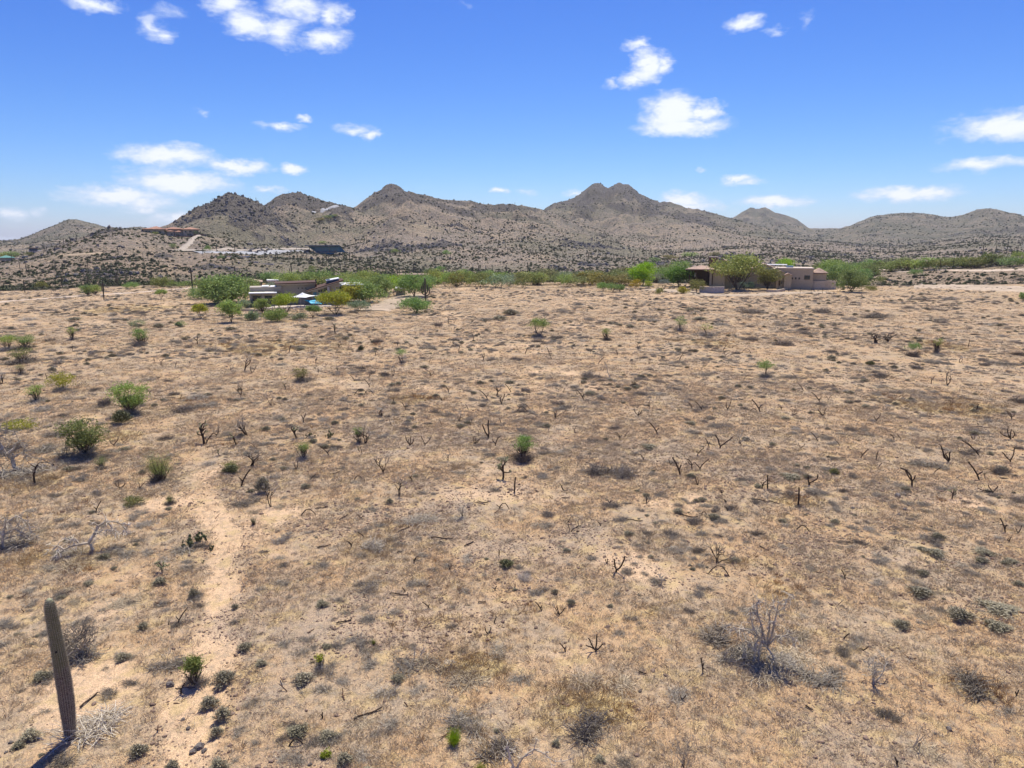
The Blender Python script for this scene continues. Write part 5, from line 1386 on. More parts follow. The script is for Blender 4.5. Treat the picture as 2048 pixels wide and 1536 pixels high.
limb_tree(1516, 1322, [(3.4, [(0, 0, -3), (0, -2, 26), (4, 0, 60)]), (3.8, [(14, 8, 30), (4, 2, 64), (-6, 0, 96), (-10, -2, 122), (-8, -2, 132)]), (3.2, [(14, 8, 30), (-12, 0, 66), (-20, 0, 92), (-22, 0, 112)]),
    (3.0, [(14, 8, 30), (16, 6, 70), (14, 6, 104), (20, 6, 122)]), (3.0, [(14, 8, 30), (24, 6, 80), (28, 6, 110), (42, 6, 138), (56, 4, 146)]), (2.4, [(28, 6, 110), (30, 4, 132)]),
    (2.8, [(14, 8, 30), (-8, 0, 54), (-30, -2, 66), (-50, -4, 66), (-62, -4, 56)]), (2.6, [(14, 8, 30), (30, 4, 60), (50, 2, 68), (66, 0, 58)]), (3.0, [(14, 8, 30), (-4, -8, 50), (-6, -12, 30), (-4, -14, 2)]),
    (2.4, [(14, 8, 30), (24, -4, 24), (36, -8, 2), (40, -10, -2)]), (2.2, [(-6, 0, 96), (-14, 0, 104), (-14, 0, 110)]), (2.0, [(14, 8, 30), (-18, -6, 40), (-28, -10, 20), (-30, -10, 6)])],
    'largest silver dead snag with many upright limbs over straw', rng, twigs=330, tw=.45, twig='paletwig')
limb_tree(1024, 1560, [(4.6, [(0, 0, 0), (2, 0, 34), (-6, 0, 62), (-10, 0, 78)]), (3.0, [(8, 0, 10), (22, 0, 52), (44, 2, 68), (66, 2, 58), (86, 2, 40), (118, 2, 46)]), (1.8, [(22, 0, 52), (40, 0, 60), (50, 4, 90)])],
    'white bare limb with an arching branch cut by the bottom edge', rng, twigs=46, tw=.3, twig='paletwig')

# ------------------------------------------------------------------ cholla, prickly pear
def joint(m, p, d, L, r, rng):
    q = Vector(p) + Vector(d).normalized() * L
    mid = (Vector(p) + q) / 2
    m.tube([p, p + (q - p) * .2, mid, p + (q - p) * .85, q], [r * .5, r, r * 1.1, r * .9, r * .3], 6)
    for _ in range(7):
        a = p + (q - p) * rng.random()
        g = Vector((rng.gauss(0, 1), rng.gauss(0, 1), rng.gauss(0, 1))).normalized()
        m.blade(a, a + g * r * 2.0, r * .16)
    return q
def cholla(px, py, hpx, wpx, label, rng, n=40, trunkless=False, live=1.0):
    p = P(px, py); s = mpp(p); h, w = hpx * s, wpx * s
    root = empty('cholla', p, -math.atan2(p.x, p.y))
    t = MB(); pts = bend(rng, (w * .15, 0, -.03), (-.1, 0, 1), h * .62, 4, .1)
    t.tube(pts, [h * .045, h * .04, h * .04, h * .035, h * .03], 6)
    arms = []
    for i in range(7):
        a = rng.uniform(0, 6.28)
        b = bend(rng, pts[rng.randint(2, 4)], (math.cos(a) * w / h, math.sin(a) * w / h, .7), h * rng.uniform(.25, .4), 3, .2)
        t.tube(b, [h * .028, h * .024, h * .02, h * .018], 5); arms.append(b[-1]); arms.append(b[-2])
    t.build('trunk', M['char'], root)
    j = MB()
    for i in range(n):
        q = rng.choice(arms)
        for k in range(2):
            q = joint(j, q, Vector((rng.gauss(0, .9), rng.gauss(0, .9), rng.gauss(.45, .5))), h * rng.uniform(.06, .11), h * .027, rng)
    j.build('joints', M['chollajoint'], root)
    reg(root, '=' + label, px, py, 'cactus', 'living cholla cacti')
rng = random.Random(41)
cholla(318, 1147, 34, 42, 'pale yellow-green teddy-bear cholla with a bare trunk left of the track', rng, 46)
cholla(1002, 958, 46, 26, 'tall slender pale cholla near the middle of the field', rng, 22)
cholla(590, 877, 38, 22, 'slim half-burnt cholla with pale drooping tips', rng, 10)
cholla(405, 888, 54, 18, 'thin tall cholla with pale tips at the head of the track', rng, 8)
cholla(470, 892, 32, 16, 'narrow cholla with pale tips just right of the track', rng, 9)
cholla(436, 912, 18, 12, 'small pale-topped cholla on the right edge of the track', rng, 12)
cholla(1901, 998, 26, 18, 'squat pale-topped cholla on the right with a dark foot', rng, 20)
cholla(718, 904, 13, 9, 'small pale cholla beside a straight burnt post', rng, 10)
cholla(1966, 953, 13, 15, 'low pale cholla between two leaning burnt stems on the right', rng, 14)
cholla(674, 743, 12, 8, 'tiny cholla with a green top in the left middle distance', rng, 7)
cholla(570, 779, 16, 12, 'tiny bushy cholla below an olive shrub, left middle distance', rng, 10)
cholla(669, 668, 26, 10, 'tall thin cholla with a leafy tip in front of the modern house', rng, 7)
cholla(750, 711, 14, 10, 'dark little cholla with stubby arms, centre-left middle distance', rng, 5)

def prickly(px, py, hpx, wpx, label, rng, n=26):
    p = P(px, py); s = mpp(p); h, w = hpx * s, wpx * s
    root = empty('prickly_pear', p, rng.uniform(0, 3))
    me = MB().ball((0, 0, .5), (.36, .09, .5), 9, 6).mesh('pad', M['pad'], True)
    base = []
    for i in range(n):
        if i < n * .45 or not base: q = Vector((rng.uniform(-.5, .5) * w, rng.uniform(-.3, .3) * w, 0))
        else:
            b = rng.choice(base); q = b
        L = h * rng.uniform(.34, .5)
        rot = Euler((rng.gauss(0, .35), rng.gauss(0, .45), rng.uniform(0, 3.1)))
        link('pad', me, root, q, rot, L)
        e = q + (rot.to_matrix() @ Vector((0, 0, L * .92)))
        if e.z < h * .8: base.append(e)
    reg(root, '=' + label, px, py, 'cactus', 'prickly pears')
prickly(390, 1086, 20, 52, 'spreading prickly pear behind a grey brush left of the track', rng, 34)
prickly(421, 1102, 18, 10, 'small upright prickly pear on the left edge of the track', rng, 8)
prickly(660, 874, 12, 26, 'dark green prickly pear patch, left of centre', rng, 22)
prickly(622, 873, 10, 30, 'low olive prickly pear patch beside the darker one', rng, 20)
prickly(405, 1126, 9, 12, 'tiny prickly pear sprig on the sandy track', rng, 6)
prickly(1580, 962, 8, 26, 'low prickly pear clump in the grey shrub right of centre', rng, 14)

# ------------------------------------------------------------------ the tall leaning saguaro of the foreground
def big_saguaro():
    p = P(141, 1476); s = mpp(p)
    q = pdir(100, 1196)
    # the top lies on its own sight line, straight above the foot but for a slight lean
    t = (p.y) / q[1]
    top = Vector((q[0] * t, p.y, CAMH + q[2] * t))
    hh = top.z - p.z
    root = empty('tall_saguaro', p, 0)
    axis = top - p
    ribs, per = 20, 4
    seg = ribs * per
    rings = 84
    V, Fc, mi = [], [], []
    R0 = 11.4 * s
    rg = random.Random(3)
    for i in range(rings + 1):
        t = i / rings
        c = Vector((0, 0, -.1)) + (axis + Vector((0, 0, .1))) * t
        c.x += math.sin(t * 4.2) * .02 * hh * .5
        prof = np.interp(t, [0, .05, .12, .2, .32, .45, .55, .66, .8, .9, .95, .975, .99, 1], [.80, .86, .98, 1.12, 1.18, 1.18, 1.12, 1.04, .97, .90, .82, .60, .40, .06])
        r = R0 * prof * (1 + .012 * math.sin(t * 31) + .008 * rg.gauss(0, 1) * (t < .93))
        depth_ = .19 * (1 - .35 * (t < .4)) * min(1, (1 - t) * 18 + .1)
        for j in range(seg):
            a = 2 * math.pi * j / seg + .06 * math.sin(t * 5)
            k = 1 - depth_ * (0.5 - 0.5 * math.cos(j / per * 2 * math.pi))
            V.append(c + Vector((math.cos(a) * r * k, math.sin(a) * r * k, 0)))
    for i in range(rings):
        for j in range(seg):
            j2 = (j + 1) % seg
            Fc.append((i * seg + j, i * seg + j2, (i + 1) * seg + j2, (i + 1) * seg + j))
    Fc.append(tuple(rings * seg + j for j in range(seg)))
    m, N, bs = new_mat('saguaro_flesh')
    tc = N.n('ShaderNodeTexCoord'); P0 = tc.outputs['Object']
    sp = N.n('ShaderNodeSeparateXYZ', ins={0: P0})
    z = N.m('DIVIDE', sp.outputs[2], hh)
    n1 = N.noise(N.vm('MULTIPLY', P0, (5, 5, 2.2)), 1.4, 5, .7)
    n2 = N.noise(N.vm('MULTIPLY', P0, (9, 9, 26)), 1.2, 4, .7)
    green = N.mix(N.ramp(n2, .3, .7), (.15, .145, .07), (.25, .235, .12))
    tip = N.mix(N.ramp(z, .955, 1.0), green, (.36, .37, .22))
    scar = N.mix(N.ramp(n2, .35, .65), (.27, .21, .165), (.09, .065, .05))
    f = N.ramp(N.m('ADD', z, N.m('MULTIPLY', N.m('SUBTRACT', n1, .5), .55)), .40, .62)
    c = N.mix(f, scar, tip)
    band = N.m('MULTIPLY', N.ramp(N.noise(N.vm('MULTIPLY', P0, (.4, .4, 9)), 1.0, 3, .6), .5, .7), .35)
    c = N.mix(band, c, (.26, .22, .17))
    at = N.n('ShaderNodeVertexColor', layer_name='crest')
    cs_ = N.n('ShaderNodeSeparateColor', ins={0: at.outputs[0]})
    areole = N.m('MULTIPLY', N.ramp(cs_.outputs[0], .55, 1.0), N.ramp(N.noise(N.vm('MULTIPLY', P0, (3, 3, 40)), 1.0, 2, .6), .4, .6, .35, .85))
    c = N.mix(areole, c, (.44, .38, .29))
    N.t.links.new(c, bs.inputs['Base Color'])
    b = N.n('ShaderNodeBump', ins={'Strength': .6, 'Distance': .02, 'Height': n2})
    N.t.links.new(b.outputs[0], bs.inputs['Normal'])
    sm_ = mesh_from('saguaro_stem', V, Fc, m, True)
    ca = sm_.color_attributes.new('crest', 'FLOAT_COLOR', 'POINT')
    cv = np.zeros((len(V), 4), np.float32); cv[:, 0] = [(.5 + .5 * math.cos((i % seg) / per * 2 * math.pi)) for i in range(len(V))]; cv[:, 3] = 1
    ca.data.foreach_set('color', cv.ravel())
    link('stem', sm_, root)
    # rows of spines along every rib
    sp_ = MB()
    for j in range(ribs):
        for i in range(2, rings, 1):
            v = V[i * seg + j * per]; t = i / rings
            c = axis * t
            o = Vector((v.x - c.x, v.y - c.y, 0)).normalized()
            for k in range(4):
                g = (o + Vector((rg.gauss(0, .6), rg.gauss(0, .6), rg.gauss(.1, .5)))).normalized()
                sp_.blade(v, v + g * .04, .004)
    link('spines', sp_.mesh('saguaro_spines', M['paletwig']), root)
    hole = MB().ball((0, 0, 0), (.03, .03, .035), 8, 5)
    k = V[int(rings * .655) * seg + int(seg * .80)]
    hole.build('nest_hole', simple_mat('hole_dark', (.012, .010, .009)), root, loc=k)
    reg(root, '=tall single saguaro leaning left, green above and scarred brown below', 120, 1330, 'saguaro')
big_saguaro()
# small dark stones by its foot and other loose rocks of the foreground
rng = random.Random(51)
RK = [MB().ball((0, 0, .25), (.55, .42, .34), 8, 6, .22, rng).mesh('rock', M['boulder']) for i in range(6)]
for (px, py, w, lk) in [(22, 1486, 9, 'dark stone left of the saguaro shadow'), (12, 1505, 8, 'second dark stone nearer the bottom left corner'), (340, 1371, 17, 'dark rock on the lip of the wash'),
        (376, 1458, 10, 'brown rock beside the wash, upper one'), (398, 1496, 20, 'angular tan rock in the wash'), (386, 1505, 15, 'smaller tan rock leaning on the angular one'), (408, 1503, 12, 'small pale rock right of the angular one'),
        (366, 1440, 9, 'small rock at the wash bend'), (1898, 1459, 12, 'lone black rock near the right edge'), (1870, 1468, 8, 'second black rock left of the lone one'), (1795, 993, 13, 'dark flat stone right of centre'),
        (1810, 1020, 9, 'small dark stone above the pale soil'), (1705, 1017, 8, 'dark cobble on pale soil'), (1798, 1030, 7, 'dark cobble just below the small stone'), (1280, 1383, 8, 'small brown stone near the straw mound'),
        (1560, 1233, 7, 'little brown stone beyond the snag'), (620, 1530, 9, 'small stone at the bottom edge')]:
    p = P(px, py); s = mpp(p)
    o = link('rock', rng.choice(RK), None, p - Vector((0, 0, .02)), (0, 0, rng.uniform(0, 6)), w * s)
    reg(o, '=' + lk, px, py, 'rock', 'loose rocks on the ground')
# ------------------------------------------------------------------ green shrubs and trees
rng = random.Random(61)
COL = {k: tuple(c * 1.65 for c in v) for k, v in {'pv': (.205, .235, .065), 'yg': (.225, .235, .030), 'cr': (.140, .155, .055), 'mq': (.160, .215, .065), 'lime': (.21, .31, .015), 'deep': (.075, .140, .018),
       'ol': (.150, .150, .045), 'sg': (.170, .195, .115), 'rust': (.20, .15, .04), 'blue': (.12, .155, .125), 'yel': (.24, .20, .02)}.items()}
def green_plant(px, py, w, h, style, col, label, rng, nl=1300, leaf=None, clear=.28, trunk=.02, name='green_shrub', cat='shrub', group='green shrubs of the desert floor', dead=0, dens=1.0, auto=False):
    p = P(px, py); s = mpp(p); W, Hh = w * s * 1.12, h * s * 1.04
    leaf = leaf or max(.03, W * .020)
    wood, lv = crown_tree(rng, W, Hh, int(nl * 1.5), leaf * 1.08, style, max(.02, Hh * trunk * 1.6), clear, dens)
    root = empty(name, p - Vector((0, 0, .03)), rng.uniform(0, 6.28))
    wood.build('stems' if style in ('broom', 'vase') else 'trunk', M['bark'], root)
    l = lv.build('leaves', M['leaf'], root)
    l.color = (*[c * rng.uniform(.92, 1.08) for c in COL[col]], 1)
    if dead:   # dead grey lower half
        me = rng.choice(GB + DBUSH)
        d = link('dead_twigs', me, root, (0, 0, 0), (0, 0, rng.uniform(0, 6)), (W * .95 * dead, W * .95 * dead, Hh * .95))
    reg(root, label if auto else '=' + label, px, py, cat, group)
    return root
GP = [  # x, y, w, h, style, colour, label, leaves, dead part
    (123, 780, 50, 32, 'round', 'yg', 'bright yellow-green palo verde shrub with dark low limbs', 1300, .7, .3),
    (74, 803, 38, 32, 'vase', 'pv', 'green-topped shrub with grey twiggy base left of a brighter one', 800, .95, .45),
    (262, 829, 70, 64, 'vase', 'pv', 'large V-shaped palo verde on a forked trunk', 2400, .6, .25),
    (170, 912, 80, 72, 'airy', 'cr', 'widest olive-green palo verde with crossing dark limbs', 2600, .8, .25),
    (322, 962, 58, 62, 'broom', 'pv', 'round green broom-like shrub with fine upright stems', 3200, .5, .2),
    (204, 933, 34, 24, 'broom', 'mq', 'low green shrub between the broom-like and widest ones', 1200, 0, .1),
    (265, 1010, 42, 15, 'dense', 'cr', 'flat olive shrub above dry grass left of the track', 800, .9, .1),
    (341, 1008, 26, 24, 'broom', 'cr', 'small fresh green sprig on a grey bush by the track', 500, .9, .1),
    (283, 690, 40, 31, 'vase', 'mq', 'upright green and yellow shrub with dark twiggy base', 1100, .8, .35),
    (52, 698, 38, 28, 'vase', 'mq', 'green domed shrub, right one of a touching pair', 900, .9, .4),
    (15, 700, 42, 28, 'vase', 'pv', 'paler shrub touching the domed one, at the left edge', 800, .95, .4),
    (45, 726, 52, 28, 'vase', 'cr', 'wide grey shrub with a little green on its left', 500, 1, .4),
    (43, 749, 22, 22, 'vase', 'cr', 'small faint olive shrub under the wide grey one', 300, .9, .4),
    (145, 680, 24, 26, 'vase', 'pv', 'small upright olive shrub in the left middle distance', 600, .8, .4),
    (38, 858, 60, 14, 'dense', 'yg', 'low yellow-green streak of shrub near the left edge', 700, .8, .1),
    (275, 653, 34, 12, 'dense', 'sg', 'grey-green low shrub in front of the dirt road', 500, .5, .1),
    (262, 652, 24, 12, 'broom', 'mq', 'brighter green low shrub touching the grey-green one', 400, 0, .1),
    (362, 654, 24, 13, 'dense', 'mq', 'small green shrub left of the small yellow-green tree', 400, .5, .1),
    (1078, 674, 40, 36, 'umbrella', 'mq', 'solitary flat-topped green tree with visible dark stems', 1400, .55, .4),
    (1213, 680, 26, 23, 'vase', 'pv', 'small green tree with a bare twiggy base', 600, .8, .4),
    (1360, 662, 26, 30, 'round', 'mq', 'narrow green tree leaning over a dead grey bush', 800, .6, .35),
    (1413, 672, 28, 25, 'dense', 'pv', 'dark dead bush with a yellow-green crest', 400, 1.1, .45),
    (1530, 754, 38, 34, 'dense', 'mq', 'two-toned shrub, green above and black below', 900, .9, .45),
    (1268, 772, 18, 17, 'broom', 'cr', 'small olive shrub in grey brush, centre-right', 400, .8, .1),
    (1046, 920, 46, 50, 'airy', 'mq', 'green-topped shrub with dark tangled base at centre', 1500, .85, .35),
    (1826, 712, 34, 26, 'umbrella', 'mq', 'left shrub of the green pair, low and spreading', 800, .7, .35),
    (1873, 706, 24, 32, 'vase', 'pv', 'right shrub of the green pair, slim and upright', 700, .5, .4),
    (803, 726, 30, 26, 'umbrella', 'mq', 'small green-topped tree above a burnt dead one', 500, .5, .55),
    (602, 763, 40, 26, 'vase', 'ol', 'wide-topped dark olive shrub on a single dark foot', 700, 1, .35),
    (607, 918, 34, 33, 'vase', 'mq', 'shrub with a round green top and black stem', 700, 1.1, .5),
    (718, 886, 26, 32, 'vase', 'mq', 'green left half of a mostly dead tree', 450, .5, .5),
    (390, 1368, 50, 56, 'vase', 'ol', 'creosote shrub with yellow-green top and dead dark base by the wash', 1300, 1.0, .5),
    (908, 1490, 34, 30, 'broom', 'lime', 'lone bright green shrublet in the foreground', 1700, 0, .1),
    (652, 1512, 22, 12, 'dense', 'yg', 'yellowish low sprig near the bottom edge', 300, 0, .1),
    (748, 1290, 12, 12, 'broom', 'yg', 'tiny yellow-green sprig right of grey twigs', 160, 0, .1),
    (640, 1335, 24, 30, 'vase', 'yg', 'thin yellowish shrub top over a grey one', 160, .9, .5),
    (959, 1546, 28, 22, 'broom', 'yg', 'green sprig cut by the bottom edge', 400, 0, .1),
    (507, 1050, 14, 20, 'broom', 'sg', 'small grey-green sprig right of the track', 300, .5, .1),
    (463, 942, 34, 20, 'vase', 'ol', 'dark creosote with small yellow leaves by the track', 500, 1, .2),
    (1670, 947, 20, 10, 'dense', 'ol', 'dark olive mound on reddish soil, right of centre', 500, 0, .05)]
for (x, y, w, h, st, co, lb, nl, dd, cl) in GP:
    green_plant(x, y, w, h, st, co, lb, rng, nl, None, cl, dead=dd)

TR = [  # around the modern house
    (455, 607, 84, 42, 'round', 'mq', 'large mesquite tree left of the modern house', 2600, .15), (402, 637, 32, 27, 'umbrella', 'yg', 'small yellow-green tree standing apart, front left of the modern house', 900, .4),
    (463, 645, 46, 43, 'round', 'pv', 'green tree with rusty top in front of the large mesquite', 1400, .3), (504, 640, 28, 14, 'dense', 'sg', 'low green shrub by the retaining wall', 500, .05),
    (492, 616, 30, 14, 'dense', 'sg', 'soft grey-green shrub above the retaining wall', 500, .05), (526, 632, 30, 33, 'airy', 'pv', 'thin pale-leaved tree in front of the patio doors', 600, .35),
    (571, 628, 46, 38, 'umbrella', 'yg', 'bright yellow-green tree over the pool boulders', 1500, .35), (553, 643, 40, 21, 'dense', 'mq', 'round green bush below the bright yellow-green tree', 900, .1),
    (626, 635, 28, 22, 'umbrella', 'mq', 'small green tree on a thin trunk below the pool', 600, .45), (671, 629, 54, 38, 'umbrella', 'yg', 'wide yellow-green tree right of the pool', 1600, .35),
    (690, 606, 60, 34, 'round', 'yg', 'yellow-green tree against the right wall of the modern house', 1500, .15), (719, 622, 30, 18, 'dense', 'sg', 'grey-green bush right of the wide yellow-green tree', 600, .1),
    (728, 604, 62, 30, 'round', 'mq', 'mesquite tree covering the white low roof', 1500, .15), (765, 592, 48, 34, 'round', 'mq', 'tall mesquite tree left of the small shed', 1300, .2),
    (731, 574, 44, 24, 'umbrella', 'pv', 'umbrella-shaped tree behind the white low roof', 900, .4), (832, 627, 44, 26, 'round', 'mq', 'isolated rounded tree in front of the many-armed saguaro', 1200, .25),
    (828, 594, 52, 36, 'round', 'mq', 'mesquite tree right of the small shed', 1300, .2), (790, 584, 30, 28, 'dense', 'lime', 'bright green tree behind the small shed', 700, .1),
    (503, 586, 32, 26, 'round', 'mq', 'tree touching the left corner of the modern house', 700, .3), (560, 596, 46, 26, 'airy', 'sg', 'grey-green olive tree in the patio of the modern house', 900, .3),
    (576, 566, 50, 15, 'round', 'pv', 'yellowish tree behind the flat white roofs', 600, .1), (637, 568, 62, 19, 'round', 'mq', 'broad green tree behind the chimney', 800, .1),
    (700, 569, 50, 17, 'round', 'pv', 'green tree behind the sloping roof', 600, .1), (400, 598, 40, 18, 'round', 'mq', 'low green tree beside the tall straight saguaro', 600, .15),
    (428, 588, 22, 16, 'round', 'sg', 'small grey-green tree on the dirt road edge', 300, .1), (322, 598, 22, 18, 'umbrella', 'pv', 'small lone tree just below the dirt road', 400, .4),
    (176, 592, 28, 20, 'vase', 'mq', 'left one of two bushy trees beside the dirt road', 500, .2), (190, 590, 28, 20, 'vase', 'pv', 'right one of two bushy trees beside the dirt road', 500, .2),
    (322, 574, 44, 18, 'round', 'ol', 'dark olive tree above the dirt road', 600, .1), (262, 577, 30, 11, 'dense', 'mq', 'green low tree above the dirt road', 400, .1),
    (83, 578, 26, 14, 'round', 'ol', 'dull olive tree at the foot of the left hill', 400, .2), (357, 654, 12, 10, 'dense', 'sg', 'tiny grey-green bush in front of the modern house', 200, .1),
    (438, 592, 46, 26, 'round', 'mq', 'green tree left behind the large mesquite', 800, .15), (470, 586, 40, 24, 'round', 'pv', 'lighter tree between the large mesquite and the patio', 700, .15),
    (708, 590, 52, 26, 'round', 'mq', 'mesquite tree before the low white roof, upper one', 1000, .1), (748, 578, 46, 22, 'round', 'pv', 'pale green tree behind the tall mesquite', 700, .1),
    (815, 575, 44, 20, 'round', 'cr', 'dull green tree behind the shed', 600, .1), (598, 640, 26, 12, 'dense', 'sg', 'small grey-green bush below the pool wall', 300, .1), (540, 560, 44, 12, 'round', 'mq', 'green tree line behind the white roof sheets', 500, .1),
    (1345, 556, 40, 22, 'airy', 'mq', 'feathery green tree behind the deep green one', 700, .15), (1438, 574, 40, 30, 'airy', 'pv', 'pale tree on the left flank of the tall airy tree', 700, .2), (1590, 566, 22, 10, 'dense', 'mq', 'green shrub at the foot of the flat-roofed block', 300, .05),
    (1312, 566, 30, 20, 'airy', 'sg', 'pale feathery tree right behind the lime tree', 500, .2), (1650, 576, 30, 14, 'dense', 'ol', 'olive bush at the right end of the courtyard wall', 400, .05), (1522, 566, 30, 24, 'airy', 'pv', 'small pale tree between the airy and olive trees', 500, .2),
    # around the tile-roofed house
    (1286, 571, 52, 42, 'dense', 'lime', 'bright lime-green dense tree left of the tile-roofed house', 2200, .15), (1357, 573, 52, 36, 'dense', 'deep', 'deep green round tree by the porch', 2200, .15),
    (1474, 580, 92, 62, 'airy', 'pv', 'tall airy green tree hiding the middle of the tile-roofed house', 1500, .3), (1535, 580, 48, 42, 'airy', 'ol', 'olive-yellow tree on one dark trunk before the gables', 1400, .25),
    (1703, 584, 58, 42, 'round', 'cr', 'dark green low-branching tree right of the courtyard wall', 1700, .15), (1668, 569, 58, 34, 'round', 'mq', 'green tree between the courtyard and the darker tree', 1300, .1),
    (1571, 536, 36, 18, 'dense', 'lime', 'bright green tree showing over the flat roof', 700, .1), (1272, 576, 26, 16, 'dense', 'yel', 'yellow-leaved shrub under the lime tree', 500, .05),
    (1297, 574, 20, 12, 'dense', 'yg', 'small vivid yellow shrub right of the yellow-leaved one', 300, .05), (1366, 587, 24, 13, 'dense', 'yel', 'low dome of yellow-olive leaves by the garden edge', 500, .03),
    (1393, 586, 32, 26, 'dense', 'ol', 'yellow-olive bush at the left end of the grey low wall', 700, .1), (1318, 588, 18, 11, 'dense', 'ol', 'small olive bush at the garden edge', 250, .05),
    (1325, 562, 34, 26, 'airy', 'mq', 'grey-green tree between the lime and deep green trees', 700, .2), (1487, 577, 18, 13, 'dense', 'blue', 'bluish shrub under the tall airy tree', 300, .05),
    (1503, 577, 18, 13, 'dense', 'blue', 'bluish shrub right of the other bluish one', 300, .05), (1395, 562, 20, 13, 'dense', 'sg', 'pale grey-green shrub before the dark porch', 300, .05),
    (1226, 584, 28, 16, 'round', 'mq', 'right part tree of the low green hedge row', 500, .3), (1206, 582, 26, 16, 'round', 'mq', 'left part tree of the low green hedge row', 500, .3),
    (1240, 584, 18, 14, 'round', 'mq', 'outermost right small tree of the low hedge row', 300, .3), (1416, 570, 24, 10, 'dense', 'mq', 'dark green shrub under the porch edge', 300, .05),
    (1328, 578, 22, 18, 'umbrella', 'blue', 'dark bluish small palm-like tree between two green trees', 300, .4),
    # right-hand side
    (1660, 550, 60, 26, 'round', 'pv', 'green tree behind the courtyard on the right', 900, .1), (1725, 560, 36, 22, 'round', 'mq', 'green tree behind the dark low-branching one', 700, .1),
    (1830, 556, 30, 16, 'umbrella', 'mq', 'small green tree on the pale drive', 400, .3), (2046, 602, 16, 18, 'dense', 'mq', 'green shrub cut by the right edge', 300, .1),
    (1762, 566, 32, 12, 'dense', 'ol', 'low olive bush left of the boulder row', 300, .05), (1743, 581, 26, 8, 'dense', 'ol', 'small olive bush below the low olive one', 300, .05)]
for (x, y, w, h, st, co, lb, nl, cl) in TR:
    if 380 < x < 880 and x not in (526, 571, 626, 463, 402): w, h = w * (1.3 if x > 685 or x < 500 else 1.16), h * 1.12
    green_plant(x, y, w, h, st, co, lb, rng, nl * 2.6, max(.11, w * mpp(P(x, y)) * .021), cl, name='green_tree' if h > 16 else 'garden_shrub', cat='tree' if h > 16 else 'shrub', group='trees and shrubs around the houses')

# the belt of desert trees across the middle distance, every one a tree of its own
LIB = []
for k in range(10):
    st = ['round', 'vase', 'airy', 'umbrella', 'dense'][k % 5]
    w_, l_ = crown_tree(rng, 1.18, .66, 1100, .034, st, .02, .08)
    LIB.append((w_.mesh('belt_tree_wood', M['bark']), l_.mesh('belt_tree_leaves', M['leaf'])))
def belt(px, py, w, h, col, look, group, cat='tree'):
    p = P(px, py); s = mpp(p)
    wm, lm = rng.choice(LIB)
    root = empty('desert_tree', p - Vector((0, 0, .1)), rng.uniform(0, 6.28), (w * s, w * s, h * s / .62))
    link('trunk', wm, root)
    l = link('leaves', lm, root); l.color = (*[c * rng.uniform(.85, 1.12) for c in COL[col]], 1)
    reg(root, look, px, py, cat, group)
LKC = {'pv': 'light green desert tree', 'mq': 'mid green desert tree', 'cr': 'dull olive desert tree', 'ol': 'brownish olive desert tree', 'yg': 'yellow-green desert tree', 'sg': 'grey-green desert tree', 'rust': 'rusty brown desert tree'}
x = 858
while x < 1262:
    for row, (yb, hh) in enumerate([(562, 15), (571, 19)]):
        if rng.random() < .12: continue
        c = rng.choice(['pv', 'pv', 'mq', 'cr', 'cr', 'ol', 'sg'])
        if 1165 < x < 1200: c = 'rust' if row else 'ol'
        w = rng.uniform(34, 56); h = hh * rng.uniform(1.0, 1.5)
        belt(x + rng.uniform(-7, 7), yb + rng.uniform(-3, 5), w, h, c, LKC[c], 'belt of desert trees between the two houses')
    x += 17
for xx in range(648, 862, 21):
    c = rng.choice(['pv', 'mq', 'cr', 'mq'])
    belt(xx + rng.uniform(-6, 6), 571 + rng.uniform(-4, 5), rng.uniform(36, 52), rng.uniform(16, 26), c, LKC[c], 'trees behind and right of the modern house')
for xx, yy in ((1232, 566), (1252, 560), (1306, 558), (1330, 552), (1362, 548), (1690, 556), (1712, 552), (1738, 556), (1652, 560)):
    c = rng.choice(['pv', 'mq', 'cr'])
    belt(xx, yy, rng.uniform(36, 50), rng.uniform(20, 28), c, LKC[c], 'trees beside the tile-roofed house')
x = 1640
while x < 2060:
    yb = np.interp(x, [1640, 1740, 1800, 1900, 2048], [548, 545, 541, 536, 531])
    c = rng.choice(['pv', 'pv', 'mq', 'cr', 'ol'])
    if not (1760 < x < 1780):
        belt(x, yb + rng.uniform(-2, 2), rng.uniform(34, 56), rng.uniform(17, 27), c, LKC[c], 'desert trees along the right skyline ridge')
    x += rng.uniform(15, 26)
